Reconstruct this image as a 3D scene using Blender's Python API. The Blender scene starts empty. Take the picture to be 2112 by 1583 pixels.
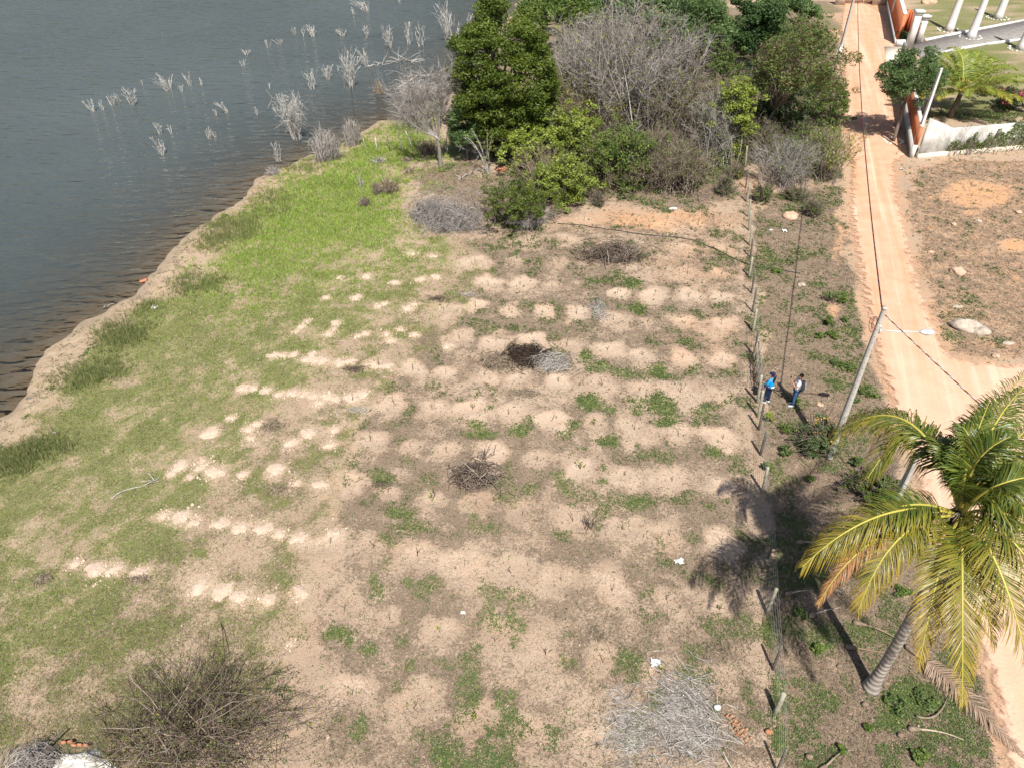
import bpy, bmesh, math, random
import numpy as np
from mathutils import Vector, Matrix

# ------------------------------------------------------------------ camera, sky, sun, exposure
SC = bpy.context.scene
COL = SC.collection
F_PX, PITCH, CAM_H = 1515.0, math.radians(38.5), 20.5          # drone lens and pose (photo 2112 px wide)
cam_data = bpy.data.cameras.new('camera')
cam_data.sensor_width = 36.0
cam_data.lens = 36.0 * F_PX / 2112.0
cam_data.clip_end = 3000.0
cam = bpy.data.objects.new('camera', cam_data)
COL.objects.link(cam)
cam.location = (0, 0, CAM_H)
cam.rotation_euler = (math.pi / 2 - PITCH, 0, 0)
SC.camera = cam

SUN_EL = math.radians(56.0)
SUN_H = Vector((0.14, -0.99, 0)).normalized()                   # horizontal direction towards the sun
world = bpy.data.worlds.new('World'); SC.world = world; world.use_nodes = True
wn = world.node_tree; bg = wn.nodes['Background']
sky = wn.nodes.new('ShaderNodeTexSky'); sky.sky_type = 'NISHITA'; sky.sun_disc = False
sky.sun_elevation = SUN_EL
sky.sun_rotation = math.atan2(SUN_H.x, SUN_H.y)
sky.air_density = 1.0; sky.dust_density = 1.6; sky.ozone_density = 1.0
wn.links.new(sky.outputs[0], bg.inputs[0]); bg.inputs[1].default_value = 0.065
sun_data = bpy.data.lights.new('sun', 'SUN'); sun_data.energy = 4.9; sun_data.angle = math.radians(0.53)
sun_data.color = (1.0, 0.95, 0.87)
sun = bpy.data.objects.new('sun', sun_data); COL.objects.link(sun)
sdir = Vector((SUN_H.x * math.cos(SUN_EL), SUN_H.y * math.cos(SUN_EL), math.sin(SUN_EL)))
sun.rotation_euler = sdir.to_track_quat('Z', 'Y').to_euler()
sun.location = (0, 0, 60)
SC.view_settings.view_transform = 'Standard'; SC.view_settings.look = 'None'
SC.view_settings.exposure = 0.68; SC.view_settings.gamma = 1.0
SC.view_settings.use_curve_mapping = False
SC.render.resolution_x, SC.render.resolution_y = 1024, 767

RNG = np.random.default_rng(7)
WATER = -1.0

# ------------------------------------------------------------------ pixel <-> place
CP, SP = math.cos(PITCH), math.sin(PITCH)
def ray(px, py):
    x = (px - 1056) / F_PX; y = (py - 791.5) / F_PX
    return np.array([x, CP - y * SP, -SP - y * CP])
def G(px, py, z=0.0):
    d = ray(px, py); t = (z - CAM_H) / d[2]
    return np.array([0, 0, CAM_H]) + t * d
def VY(px, py, Y):                                               # point of the view ray at distance Y ahead
    d = ray(px, py); return np.array([0, 0, CAM_H]) + d * (Y / d[1])
def proj(x, y, z):
    z = z - CAM_H
    zc = np.maximum(y * CP - z * SP, 0.5); yc = -(y * SP + z * CP)
    return 1056 + F_PX * x / zc, 791.5 + F_PX * yc / zc
def mpp(p):                                                      # metres per photo pixel at p
    return (p[1] * CP - (p[2] - CAM_H) * SP) / F_PX

# ------------------------------------------------------------------ small maths
def sstep(a, b, x):
    t = np.clip((x - a) / (b - a), 0, 1); return t * t * (3 - 2 * t)
def _hash(ix, iy, seed):
    h = (ix.astype(np.int64) * 374761393 + iy.astype(np.int64) * 668265263 + seed * 1442695041) & 0x7fffffff
    h = ((h ^ (h >> 13)) * 1274126177) & 0x7fffffff
    return ((h ^ (h >> 16)) & 0xffff) / 65535.0
def vnoise(x, y, seed=0):
    ix = np.floor(x); iy = np.floor(y); fx = x - ix; fy = y - iy
    fx = fx * fx * (3 - 2 * fx); fy = fy * fy * (3 - 2 * fy)
    a = _hash(ix, iy, seed); b = _hash(ix + 1, iy, seed); c = _hash(ix, iy + 1, seed); d = _hash(ix + 1, iy + 1, seed)
    return (a * (1 - fx) + b * fx) * (1 - fy) + (c * (1 - fx) + d * fx) * fy
def fbm(x, y, s, oc=4, seed=0):
    v = 0; amp = 0.5; tot = 0
    for i in range(oc):
        v = v + amp * vnoise(x * s + 17.3 * i, y * s - 9.1 * i, seed + i); tot += amp; amp *= 0.5; s *= 2.03
    return v / tot
def sd_poly(x, y, poly):                                         # signed distance to polygon, inside > 0
    poly = np.asarray(poly, float); n = len(poly)
    best = np.full(np.shape(x), 1e18); ins = np.zeros(np.shape(x), bool)
    for i in range(n):
        ax, ay = poly[i]; bx, by = poly[(i + 1) % n]
        dx, dy = bx - ax, by - ay
        t = np.clip(((x - ax) * dx + (y - ay) * dy) / (dx * dx + dy * dy + 1e-12), 0, 1)
        best = np.minimum(best, (x - ax - t * dx) ** 2 + (y - ay - t * dy) ** 2)
        if ay != by:
            c = ((ay > y) != (by > y)) & (x < (bx - ax) * (y - ay) / (by - ay) + ax); ins ^= c
    d = np.sqrt(best); return np.where(ins, d, -d)

# ------------------------------------------------------------------ terrain shape
SHORE_PX = [(-900, 1500), (-350, 1130), (0, 862), (67, 778), (110, 722), (151, 680), (208, 652), (254, 620), (295, 588), (335, 551),
            (352, 523), (395, 483), (452, 443), (479, 425), (495, 398), (519, 373), (552, 356), (596, 336), (636, 318),
            (690, 303), (750, 270), (790, 252), (844, 241), (880, 215), (935, 190), (985, 130), (1030, 70), (1070, 5), (1100, -60), (1160, -130), (1200, -200)]
SHORE = np.array([G(a, b, WATER)[:2] for a, b in SHORE_PX])
def shore_d(x, y):                                               # + on land
    best = np.full(np.shape(x), 1e18); sg = np.ones(np.shape(x))
    for i in range(len(SHORE) - 1):
        ax, ay = SHORE[i]; bx, by = SHORE[i + 1]; dx, dy = bx - ax, by - ay
        t = np.clip(((x - ax) * dx + (y - ay) * dy) / (dx * dx + dy * dy), 0, 1)
        d2 = (x - ax - t * dx) ** 2 + (y - ay - t * dy) ** 2
        cr = (x - ax) * dy - (y - ay) * dx
        m = d2 < best; best = np.where(m, d2, best); sg = np.where(m, np.where(cr > 0, 1, -1), sg)
    return np.sqrt(best) * sg + ((fbm(x, y, .35, 3, 51) - .5) * 1.6 + (fbm(x, y, 1.6, 2, 53) - .5) * .35) * sstep(6, 2, np.sqrt(best))
def hbase(x, y):
    d = shore_d(x, y)
    land = WATER + 0.09 * np.clip(d, 0, 3) + (-WATER - 0.27) * sstep(1.5, 15, d)
    under = WATER + np.maximum(0.11 * d, -3.0)
    return np.where(d > 0, land, under)
def Gt(px, py):                                                  # pixel -> point on the terrain
    z = 0.0
    for _ in range(9):
        p = G(px, py, z); z = 0.5 * z + 0.5 * float(hbase(p[0:1], p[1:2])[0])
    p = G(px, py, z); p[2] = float(hbase(p[0:1], p[1:2])[0]); return p

ROAD_L = [(1742, -25), (1738, 20), (1733, 67), (1741, 135), (1741, 236), (1756, 337), (1755, 438), (1768, 529), (1789, 631), (1802, 698), (1820, 766),
          (1838, 816), (1866, 900), (1900, 1000), (1950, 1130), (2006, 1290), (2034, 1373), (2052, 1457), (2085, 1583), (2150, 1800)]
ROAD_R = [(2700, 1800), (2700, 770), (2250, 748), (2112, 753), (2012, 750), (1958, 733), (1930, 682), (1909, 631), (1886, 564), (1879, 529), (1866, 470), (1850, 405),
          (1846, 337), (1866, 322), (1840, 210), (1838, 160), (1835, 130), (1868, 125), (1862, 96), (1838, 90), (1835, 67), (1822, 25), (1815, -25)]
ROAD = np.array([G(a, b)[:2] for a, b in ROAD_L + ROAD_R])

# planting basins (rows from the front of the picture to the back) and heaps of dug soil
BASINS = [
 [(727, 1431), (852, 1458), (978, 1485), (1097, 1512), (1229, 1538)],
 [(710, 1257), (804, 1276), (908, 1301), (1020, 1321), (1125, 1348), (1244, 1364), (1361, 1391), (1482, 1410)],
 [(680, 1118), (770, 1130), (861, 1143), (958, 1163), (1055, 1180), (1157, 1197), (1262, 1217), (1373, 1234), (1484, 1255)],
 [(713, 1002), (800, 1015), (891, 1029), (981, 1042), (1078, 1060), (1182, 1073), (1282, 1090), (1381, 1103), (1489, 1117)],
 [(764, 908), (847, 920), (921, 932), (1018, 938), (1107, 948), (1197, 965), (1289, 979), (1386, 992), (1489, 1005)],
 [(727, 825), (814, 831), (891, 841), (975, 841), (1050, 851), (1137, 865), (1224, 875), (1309, 885), (1399, 895), (1490, 905)],
 [(780, 754), (851, 761), (919, 768), (998, 774), (1075, 778), (1152, 788), (1242, 794), (1319, 803), (1403, 808), (1489, 815)],
 [(948, 697), (1023, 704), (1100, 704), (1169, 711), (1252, 721), (1326, 731), (1408, 737), (1490, 742)],
 [(914, 640), (981, 632), (1051, 640), (1120, 644), (1189, 647), (1266, 659), (1334, 664), (1413, 665), (1488, 668)],
 [(1008, 587), (1073, 587), (1138, 592), (1274, 604), (1348, 610), (1420, 611), (1488, 611)],
 [(980, 540), (1060, 541), (1150, 545), (1346, 563), (1418, 564), (1488, 564)],
 [(1090, 497), (1170, 494), (1262, 500), (1410, 515), (1500, 520)],
 [(1205, 455), (1280, 460), (1372, 465), (1440, 462), (1505, 468)],
]
MOUNDS = [
 [(597, 1327, 7)],
 [(156, 1162, 11), (198, 1174, 15), (233, 1175, 17), (290, 1180, 13), (412, 1209, 19), (459, 1217, 16), (495, 1230, 18), (551, 1235, 16), (621, 1220, 15)],
 [(336, 1063, 11), (375, 1065, 17), (402, 1076, 12), (455, 1080, 14), (494, 1088, 15), (542, 1090, 17), (574, 1100, 11), (618, 1110, 15), (685, 1102, 12)],
 [(355, 975, 9), (375, 960, 13), (392, 984, 8), (415, 964, 12), (418, 950, 6), (447, 974, 16), (502, 979, 10), (569, 969, 16), (613, 995, 8), (660, 999, 12)],
 [(435, 893, 16), (477, 861, 9), (517, 903, 9), (514, 885, 11), (531, 873, 8), (599, 913, 14), (636, 892, 12), (680, 918, 12), (690, 885, 10)],
 [(502, 801, 10), (522, 800, 9), (549, 805, 9), (576, 814, 9), (603, 811, 9), (624, 813, 9), (646, 816, 8), (658, 830, 10), (673, 816, 11), (690, 821, 10), (722, 818, 12), (750, 812, 10)],
 [(566, 733, 10), (584, 734, 9), (606, 731, 8), (633, 741, 10), (643, 731, 7), (649, 743, 9), (666, 744, 10), (698, 748, 12), (722, 745, 10), (765, 752, 12), (800, 756, 11)],
 [(613, 684, 7), (623, 674, 7), (633, 662, 8), (678, 689, 9), (688, 679, 7), (693, 666, 8), (740, 693, 7), (755, 688, 7), (797, 690, 9), (806, 702, 8), (824, 679, 7), (855, 690, 8), (923, 714, 10)],
 [(673, 614, 8), (735, 614, 11), (780, 632, 8), (793, 627, 6), (842, 637, 9), (855, 628, 7)],
 [(700, 572, 7), (757, 570, 9), (815, 582, 8), (868, 576, 10), (898, 571, 9)],
 [(850, 523, 10), (892, 528, 9)],
]
BAS_W = np.array([Gt(a, b)[:2] for r in BASINS for a, b in r])
BAS_R = RNG.uniform(0.55, 0.95, len(BAS_W))

BAS_S = np.concatenate([np.full(len(r), s_) for r, s_ in zip(BASINS, [.5, .5, .6, .6, .72, .78, .8, .8, .85, .85, .75, .6, .6])]) * RNG.uniform(.5, 1.05, len(BAS_W))
MND_W = np.array([list(Gt(p_[0], p_[1])[:2]) + [p_[2] * mpp(Gt(p_[0], p_[1]))] for r in MOUNDS for p_ in r])
def basin_field(x, y):
    b = np.zeros(np.shape(x)); prof = np.zeros(np.shape(x))
    w = (fbm(x, y, 1.5, 4, 31) - 0.5) * 1.5
    for (bx, by), r, st_ in zip(BAS_W, BAS_R, BAS_S):
        m = (np.abs(x - bx) < 1.8) & (np.abs(y - by) < 1.8)
        if not m.any(): continue
        d = np.hypot(x[m] - bx, y[m] - by) / r + w[m]
        b[m] = np.maximum(b[m], sstep(1.25, 0.45, d) * st_)
        prof[m] += -0.045 * np.exp(-(d / 0.38) ** 2) + 0.03 * np.exp(-((d - 0.85) / 0.25) ** 2)
    for bx, by, r in MND_W:
        m = (np.abs(x - bx) < 1.6) & (np.abs(y - by) < 1.6)
        if m.any(): b[m] = np.maximum(b[m], .62 * sstep(2.3, .9, np.hypot(x[m] - bx, y[m] - by) / r + w[m] * 1.2))
    return b, prof

P_LUSH = [(430, 560), (520, 430), (590, 378), (690, 325), (760, 275), (870, 245), (925, 300), (880, 345), (800, 345), (830, 400), (850, 480), (760, 525), (640, 560), (500, 610)]
P_SHORE = [(180, 735), (300, 625), (430, 555), (500, 610), (420, 700), (250, 800), (120, 960), (-50, 1020), (-400, 1200), (-400, 1150), (0, 935), (120, 845)]
P_MID = [(-400, 1150), (0, 930), (180, 745), (430, 560), (860, 480), (960, 500), (880, 600), (700, 720), (560, 880), (420, 1080), (300, 1250), (100, 1420), (-300, 1600), (-1200, 1600)]
P_SPARSE = [(-300, 1600), (100, 1300), (420, 1000), (560, 860), (880, 580), (960, 500), (1010, 560), (920, 690), (800, 790), (720, 900), (690, 1050), (620, 1300), (520, 1450), (300, 1600)]
P_VERGE = [(1590, 380), (1735, 380), (1770, 560), (1800, 700), (1830, 820), (1870, 960), (1960, 1180), (2030, 1400), (2080, 1600), (1600, 1600), (1585, 1100), (1560, 700), (1550, 450)]
P_EAST = [(1885, 340), (2300, 320), (2300, 745), (2010, 745), (1960, 730), (1910, 620), (1880, 500)]
P_WOOD = [(1000, 380), (1030, 330), (930, 300), (960, 200), (1060, 0), (1735, 0), (1735, 380), (1550, 350), (1480, 400), (1180, 420)]
P_GARDEN = [(1905, 250), (2400, 240), (2400, -60), (1845, -60), (1900, 120)]
P_FIELD = [(960, 470), (1540, 430), (1590, 1600), (650, 1600), (700, 1050), (740, 850), (900, 650)]
GREEN_BLOBS = [(1209, 828, 38, 26, 1), (1209, 734, 26, 15, .9), (1236, 758, 45, 18, .7), (1286, 768, 40, 13, .6), (1195, 795, 20, 24, .7), (1306, 831, 38, 26, .8),
 (1252, 841, 25, 18, .8), (1360, 830, 36, 30, 1), (1372, 866, 40, 22, .8), (1356, 761, 28, 18, .7), (1075, 892, 30, 20, .9), (985, 875, 26, 13, .9), (995, 895, 45, 18, .7),
 (1015, 846, 11, 7, .9), (1102, 868, 15, 11, .7), (1169, 878, 25, 11, .7), (1162, 898, 40, 18, .6), (1249, 908, 42, 18, .8), (1195, 925, 20, 9, .7), (1249, 968, 14, 14, .8), (1249, 995, 20, 10, .8),
 (1162, 989, 34, 24, .6), (1092, 1005, 25, 18, .55), (784, 979, 45, 22, .6), (834, 1055, 45, 13, .7), (1306, 587, 24, 13, .7), (1309, 634, 30, 13, .7), (1320, 1040, 60, 20, .6), (1383, 1030, 40, 18, .5),
 (851, 1083, 60, 22, .7), (764, 1194, 15, 24, .7), (780, 1227, 25, 32, .8), (790, 1167, 18, 20, .6), (841, 1197, 24, 13, .6), (894, 1210, 35, 22, .55), (720, 1311, 50, 24, .7), (764, 1338, 24, 18, .7),
 (844, 1371, 25, 24, .5), (907, 1555, 35, 22, .5), (1001, 1096, 50, 18, .5), (1145, 1096, 15, 9, .6), (1444, 845, 30, 16, .7), (1430, 756, 25, 18, .7), (1467, 773, 22, 12, .6), (1474, 930, 30, 32, .6),
 (1430, 820, 26, 10, .5), (1400, 700, 30, 10, .4), (1385, 640, 24, 8, .4), (1020, 780, 18, 8, .3), (890, 790, 45, 12, .35), (880, 720, 40, 14, .4), (1090, 610, 20, 8, .4), (1180, 620, 26, 10, .45), (1060, 680, 24, 7, .5),
 (410, 1140, 32, 14, .9), (370, 1125, 24, 12, .7), (160, 1105, 30, 14, .7), (1455, 1045, 30, 12, .5), (1520, 960, 24, 30, .5), (1010, 1270, 50, 14, .35), (1190, 1260, 60, 18, .3), (1090, 1240, 40, 20, .3),
 (1870, 1440, 65, 45, 1), (1830, 1490, 45, 25, .8), (1600, 1430, 16, 60, .8), (1605, 1540, 16, 40, .8), (1590, 1300, 14, 40, .7), (1700, 1330, 40, 60, .55), (1740, 1400, 25, 40, .5), (1680, 1100, 60, 50, .45),
 (1720, 960, 40, 25, .6), (1610, 950, 35, 60, .45), (1640, 1060, 40, 40, .4), (1700, 650, 30, 40, .5), (1720, 780, 40, 30, .45), (1600, 640, 28, 60, .35), (1640, 880, 30, 25, .5), (1560, 640, 14, 80, .45), (1565, 700, 16, 20, .6),
 (1990, 640, 80, 50, .45), (1950, 690, 40, 30, .5), (1930, 560, 30, 50, .3), (2060, 700, 50, 25, .3), (2000, 480, 60, 14, .25), (1660, 540, 40, 60, .3), (1640, 420, 50, 30, .35), (1100, 450, 60, 14, .25)]
DRY_BLOBS = [(930, 370, 90, 50, 1.2), (1040, 400, 130, 60, 1.2), (1400, 400, 160, 36, 1.1), (1150, 430, 60, 20, 1.0), (1235, 630, 30, 45, .9), (1090, 750, 110, 50, .7), (1080, 805, 50, 18, .9), (980, 980, 75, 50, .8), (1270, 545, 90, 35, .6), (740, 760, 70, 20, .6), (1370, 1480, 150, 90, .85), (1230, 1310, 45, 35, .8),
 (1480, 1340, 60, 35, .7), (1135, 990, 40, 30, .7), (1180, 1080, 45, 18, .6), (1000, 960, 120, 60, .4), (570, 880, 40, 30, .8), (560, 1010, 60, 25, .7), (690, 790, 70, 30, .5), (900, 640, 90, 20, .5), (780, 700, 70, 24, .4),
 (1010, 380, 110, 40, .8), (960, 340, 80, 20, .8), (300, 1200, 40, 14, .7), (88, 1195, 24, 18, 1), (480, 1480, 200, 70, .5), (1450, 410, 90, 22, .7), (900, 1560, 90, 40, .7), (1150, 1120, 60, 40, .5), (1050, 1390, 160, 60, .45), (1560, 480, 30, 70, .5)]
PALE_BLOBS = [(1300, 990, 90, 35, .8), (1450, 990, 60, 40, .7), (1320, 920, 60, 25, .6), (1000, 850, 80, 25, .6), (1460, 600, 70, 70, .5), (1400, 1250, 110, 90, .55), (1130, 1330, 160, 60, .5), (760, 1500, 90, 80, .4), (1100, 1540, 110, 50, .5),
 (1330, 1130, 160, 35, .35), (880, 1150, 190, 55, .45), (1480, 700, 60, 40, .5), (1470, 880, 60, 30, .5), (1480, 1180, 70, 60, .5), (1660, 1230, 30, 50, .35), (1650, 950, 30, 40, .4), (1560, 1330, 30, 90, .5)]
ORANGE_BLOBS = [(2020, 400, 120, 45, 1), (2090, 510, 60, 22, 1), (2000, 440, 60, 10, .8), (1720, 640, 26, 24, 1), (1700, 720, 40, 40, .5), (1730, 500, 22, 90, .8), (1350, 455, 200, 28, .7), (1440, 540, 130, 70, .35), (1450, 700, 110, 60, .3),
 (1640, 440, 40, 20, .5), (1980, 540, 80, 16, .5), (2095, 580, 26, 20, .8), (1545, 390, 30, 30, .6), (1930, 360, 60, 14, .5), (2010, -2, 90, 8, 1), (1100, 400, 60, 14, .3)]
def blobs(px, py, L):
    v = np.zeros(np.shape(px))
    for a, b, rx, ry, s in L:
        v = np.maximum(v, s * sstep(1.35, 0.25, np.sqrt(((px - a) / rx) ** 2 + ((py - b) / ry) ** 2)))
    return v
def masks(x, y, z=None):
    if z is None: z = hbase(x, y)
    px, py = proj(x, y, z)
    far = (y < 6.0)
    d = shore_d(x, y)
    wob = (fbm(x, y, 0.45, 4, 3) - 0.5) * 90; wob2 = (fbm(x, y, 0.45, 4, 9) - 0.5) * 60
    qx, qy = px + wob, py + wob2
    n1 = fbm(x, y, 0.9, 4, 11); n2 = fbm(x, y, 2.6, 3, 21)
    S = lambda P, s: sstep(-s, s, sd_poly(qx, qy, P))
    lush = S(P_LUSH, 75); shoreg = S(P_SHORE, 25); mid = S(P_MID, 60); sparse = S(P_SPARSE, 60)
    verge = S(P_VERGE, 12); east = S(P_EAST, 10); wood = S(P_WOOD, 20); garden = S(P_GARDEN, 6); field = S(P_FIELD, 40)
    green = np.maximum.reduce([lush * 0.9, shoreg * 0.88, mid * 0.68, sparse * 0.46, verge * 0.25, east * 0.17, wood * 0.42, garden * 0.7, field * 0.16])
    bx, by = px + wob * 0.35, py + wob2 * 0.35
    green = np.maximum(green, blobs(bx, by, GREEN_BLOBS))
    lw = np.maximum(mid, np.maximum(lush, garden)); green = np.clip(green + (n1 - 0.5) * (1.05 - .15 * lw) * (green > 0.02) + (n2 - 0.5) * 0.7, 0, 1)
    dry = np.maximum.reduce([mid * 0.4, sparse * 0.62, field * 0.8, verge * 1.0, east * 0.78, wood * 1.0, garden * 0.55, shoreg * 0.2, lush * 0.12])  # the wood's full dark litter tone also paints in shade under the trees
    dry = np.maximum(dry, blobs(bx, by, DRY_BLOBS))
    pale = blobs(bx, by, PALE_BLOBS)
    bas, prof = basin_field(x, y)
    pale = np.maximum(np.maximum(pale * 0.75, field * .5 * sstep(.50, .68, fbm(x, y, .28, 3, 91))), bas)
    bw = 2.3 - 1.5 * sstep(360, 500, px); beach = sstep(bw, bw * .4, d + (n1 - 0.5) * 2.4 + (n2 - .5) * 1.0)
    orange = np.clip(np.maximum(blobs(bx, by, ORANGE_BLOBS), 0.3 * verge + 0.62 * east) + (n1 - 0.5) * 0.5, 0, 1) * (1 - mid) * (1 - garden * 0.6)
    green = green * (1 - 0.9 * bas) * (1 - 0.85 * beach) * (d > 0.15) * (1 - 0.75 * sstep(0.5, 0.9, orange))
    dry = np.clip(dry + (n1 - 0.5) * 0.9 + (n2 - 0.5) * 0.5, 0, 1) * (1 - 0.97 * np.minimum(1, bas * 1.25)) * (1 - 0.8 * beach) * (1 - 0.6 * pale) * (1 - 0.7 * sstep(0.5, 0.9, orange))
    rd = sd_poly(x, y, ROAD)
    dry = np.maximum(dry, sstep(.5, .8, n2 + .25 * n1) * sstep(.1, .5, d) * sstep(2.2, 1.0, d) * .6)
    off = sstep(0.1, -0.5, rd + (n2 - 0.5) * 1.2)
    return dict(green=green * off, dry=dry * off, pale=pale, orange=np.maximum(orange, sstep(-1.2, 0.6, rd + (n1 - .5) * 2) * 0.6), beach=beach, d=d, rd=rd, prof=prof)

# ------------------------------------------------------------------ mesh helpers
class MB:
    def __init__(s): s.v = []; s.q = []; s.t = []; s.n = 0; s.r = []; s.a = []; s.qm = []; s.tm = []
    def add(s, V, Q=None, T=None, rnd=None, age=None, m=0):
        V = np.asarray(V, float).reshape(-1, 3); k = len(V)
        s.v.append(V)
        s.r.append(np.full(k, RNG.random()) if rnd is None else np.broadcast_to(np.asarray(rnd, float).ravel(), (k,)) if np.size(rnd) == 1 else np.asarray(rnd, float).ravel())
        s.a.append(np.zeros(k) if age is None else (np.full(k, age) if np.size(age) == 1 else np.asarray(age, float).ravel()))
        if Q is not None and len(Q): Q = np.asarray(Q, np.int64).reshape(-1, 4); s.q.append(Q + s.n); s.qm.append(np.full(len(Q), m))
        if T is not None and len(T): T = np.asarray(T, np.int64).reshape(-1, 3); s.t.append(T + s.n); s.tm.append(np.full(len(T), m))
        s.n += k
    def tube(s, pts, rad, k=6, cap=True, rnd=None, age=None, m=0):
        P = np.asarray(pts, float); n = len(P); R = np.broadcast_to(np.asarray(rad, float), (n,))
        T = np.gradient(P, axis=0); T /= np.linalg.norm(T, axis=1)[:, None] + 1e-9
        u = np.cross(T[0], [0, 0, 1.0]) if abs(T[0][2]) < 0.95 else np.cross(T[0], [1.0, 0, 0]); u /= np.linalg.norm(u)
        rings = []; an = np.arange(k) * 2 * math.pi / k
        for i in range(n):
            u = u - T[i] * np.dot(u, T[i]); u /= np.linalg.norm(u) + 1e-9; w = np.cross(T[i], u)
            rings.append(P[i] + R[i] * (np.cos(an)[:, None] * u + np.sin(an)[:, None] * w))
        V = np.concatenate(rings); i = np.arange(n - 1)[:, None] * k; j = np.arange(k)[None]; j2 = (j + 1) % k
        Q = np.stack([i + j, i + j2, i + k + j2, i + k + j], -1).reshape(-1, 4); Tt = []
        if cap:
            V = np.concatenate([V, P[[0, -1]]]); a = n * k
            jj = np.arange(k); j3 = (jj + 1) % k
            Tt = np.concatenate([np.stack([np.full(k, a), j3, jj], 1), np.stack([np.full(k, a + 1), (n - 1) * k + jj, (n - 1) * k + j3], 1)])
        s.add(V, Q, Tt, rnd=rnd, age=age, m=m)
    def twigs(s, PL, R, k=3, rnd=None, m=0):                      # PL (N,m,3) polylines, R (N,m)
        PL = np.asarray(PL, float); N, M = PL.shape[:2]
        if N == 0: return
        R = np.broadcast_to(np.asarray(R, float), (N, M))
        T = PL[:, -1] - PL[:, 0]; T /= np.linalg.norm(T, axis=1)[:, None] + 1e-9
        ref = RNG.normal(size=(N, 3)); u = np.cross(T, ref); u /= np.linalg.norm(u, axis=1)[:, None] + 1e-9; w = np.cross(T, u)
        an = np.arange(k) * 2 * math.pi / k
        off = np.cos(an)[None, :, None] * u[:, None] + np.sin(an)[None, :, None] * w[:, None]
        V = PL[:, :, None] + R[:, :, None, None] * off[:, None]
        b = np.arange(N)[:, None, None] * (M * k); i = np.arange(M - 1)[None, :, None] * k; j = np.arange(k)[None, None]; j2 = (j + 1) % k
        Q = np.stack([b + i + j, b + i + j2, b + i + k + j2, b + i + k + j], -1).reshape(-1, 4)
        r = RNG.random(N) if rnd is None else np.broadcast_to(rnd, (N,))
        s.add(V.reshape(-1, 3), Q, rnd=np.repeat(r, M * k), m=m)
    def leaves(s, C, D, S, L, W, rnd=None, age=None, m=0):        # diamonds: centre, along, across, half length, half width
        N = len(C); L = np.broadcast_to(L, (N,))[:, None]; W = np.broadcast_to(W, (N,))[:, None]
        V = np.stack([C - L * D, C + W * S - .15 * L * D, C + L * D, C - W * S - .15 * L * D], 1)
        r = RNG.random(N) if rnd is None else rnd
        s.add(V.reshape(-1, 3), np.arange(N * 4).reshape(-1, 4), rnd=np.repeat(r, 4), age=None if age is None else np.repeat(np.broadcast_to(age, (N,)), 4), m=m)
    def blades(s, B, Dr, H, W, bend=0.4, rnd=None, age=None, m=0):  # one triangle each, leaning
        N = len(B); a = RNG.uniform(0, 2 * math.pi, N); S = np.stack([np.cos(a), np.sin(a), 0 * a], 1)
        H = np.broadcast_to(H, (N,))[:, None]; W = np.broadcast_to(W, (N,))[:, None]
        V = np.stack([B - W * S, B + W * S, B + Dr * H], 1)
        r = RNG.random(N) if rnd is None else rnd
        s.add(V.reshape(-1, 3), None, np.arange(N * 3).reshape(-1, 3), rnd=np.repeat(r, 3), age=None if age is None else np.repeat(np.broadcast_to(age, (N,)), 3), m=m)
    def box(s, lo, hi, rnd=None, m=0, M=None):
        x0, y0, z0 = lo; x1, y1, z1 = hi
        V = np.array([(x0, y0, z0), (x1, y0, z0), (x1, y1, z0), (x0, y1, z0), (x0, y0, z1), (x1, y0, z1), (x1, y1, z1), (x0, y1, z1)], float)
        if M is not None: V = V @ np.asarray(M)[:3, :3].T + np.asarray(M)[:3, 3]
        s.add(V, [(0, 3, 2, 1), (4, 5, 6, 7), (0, 1, 5, 4), (1, 2, 6, 5), (2, 3, 7, 6), (3, 0, 4, 7)], rnd=rnd, m=m)
    def ball(s, c, r, nu=10, nv=7, lump=0.0, seed=0, rnd=None, m=0, zmin=None):
        r = np.broadcast_to(np.asarray(r, float), (3,))
        th = np.linspace(0, math.pi, nv); ph = np.arange(nu) * 2 * math.pi / nu
        d = np.stack([np.outer(np.sin(th), np.cos(ph)), np.outer(np.sin(th), np.sin(ph)), np.outer(np.cos(th), np.ones(nu))], -1).reshape(-1, 3)
        if lump:
            q = 1 + lump * (fbm(d[:, 0] * 1.3 + seed * 3.1 + d[:, 2], d[:, 1] * 1.3 + seed * 1.7 - d[:, 2] * .7, 1.6, 3, seed) - 0.5) * 2
            q = q.reshape(nv, nu); q[0] = q[0].mean(); q[-1] = q[-1].mean(); d = d * q.reshape(-1)[:, None]
        V = np.asarray(c, float) + d * r
        if zmin is not None: V[:, 2] = np.maximum(V[:, 2], zmin)
        i = np.arange(nv - 1)[:, None] * nu; j = np.arange(nu)[None]; j2 = (j + 1) % nu
        s.add(V, np.stack([i + j, i + nu + j, i + nu + j2, i + j2], -1).reshape(-1, 4), rnd=rnd, m=m)
    def prism(s, poly, z0, z1, m=0, rnd=None):                    # convex polygon (counter-clockwise) extruded in z
        n = len(poly); c = np.mean(poly, 0)
        V = [(x, y, z0) for x, y in poly] + [(x, y, z1) for x, y in poly] + [(c[0], c[1], z0), (c[0], c[1], z1)]
        Q = [(i, (i + 1) % n, n + (i + 1) % n, n + i) for i in range(n)]
        T = [(2 * n, (i + 1) % n, i) for i in range(n)] + [(2 * n + 1, n + i, n + (i + 1) % n) for i in range(n)]
        s.add(V, Q, T, m=m, rnd=rnd)
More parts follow.
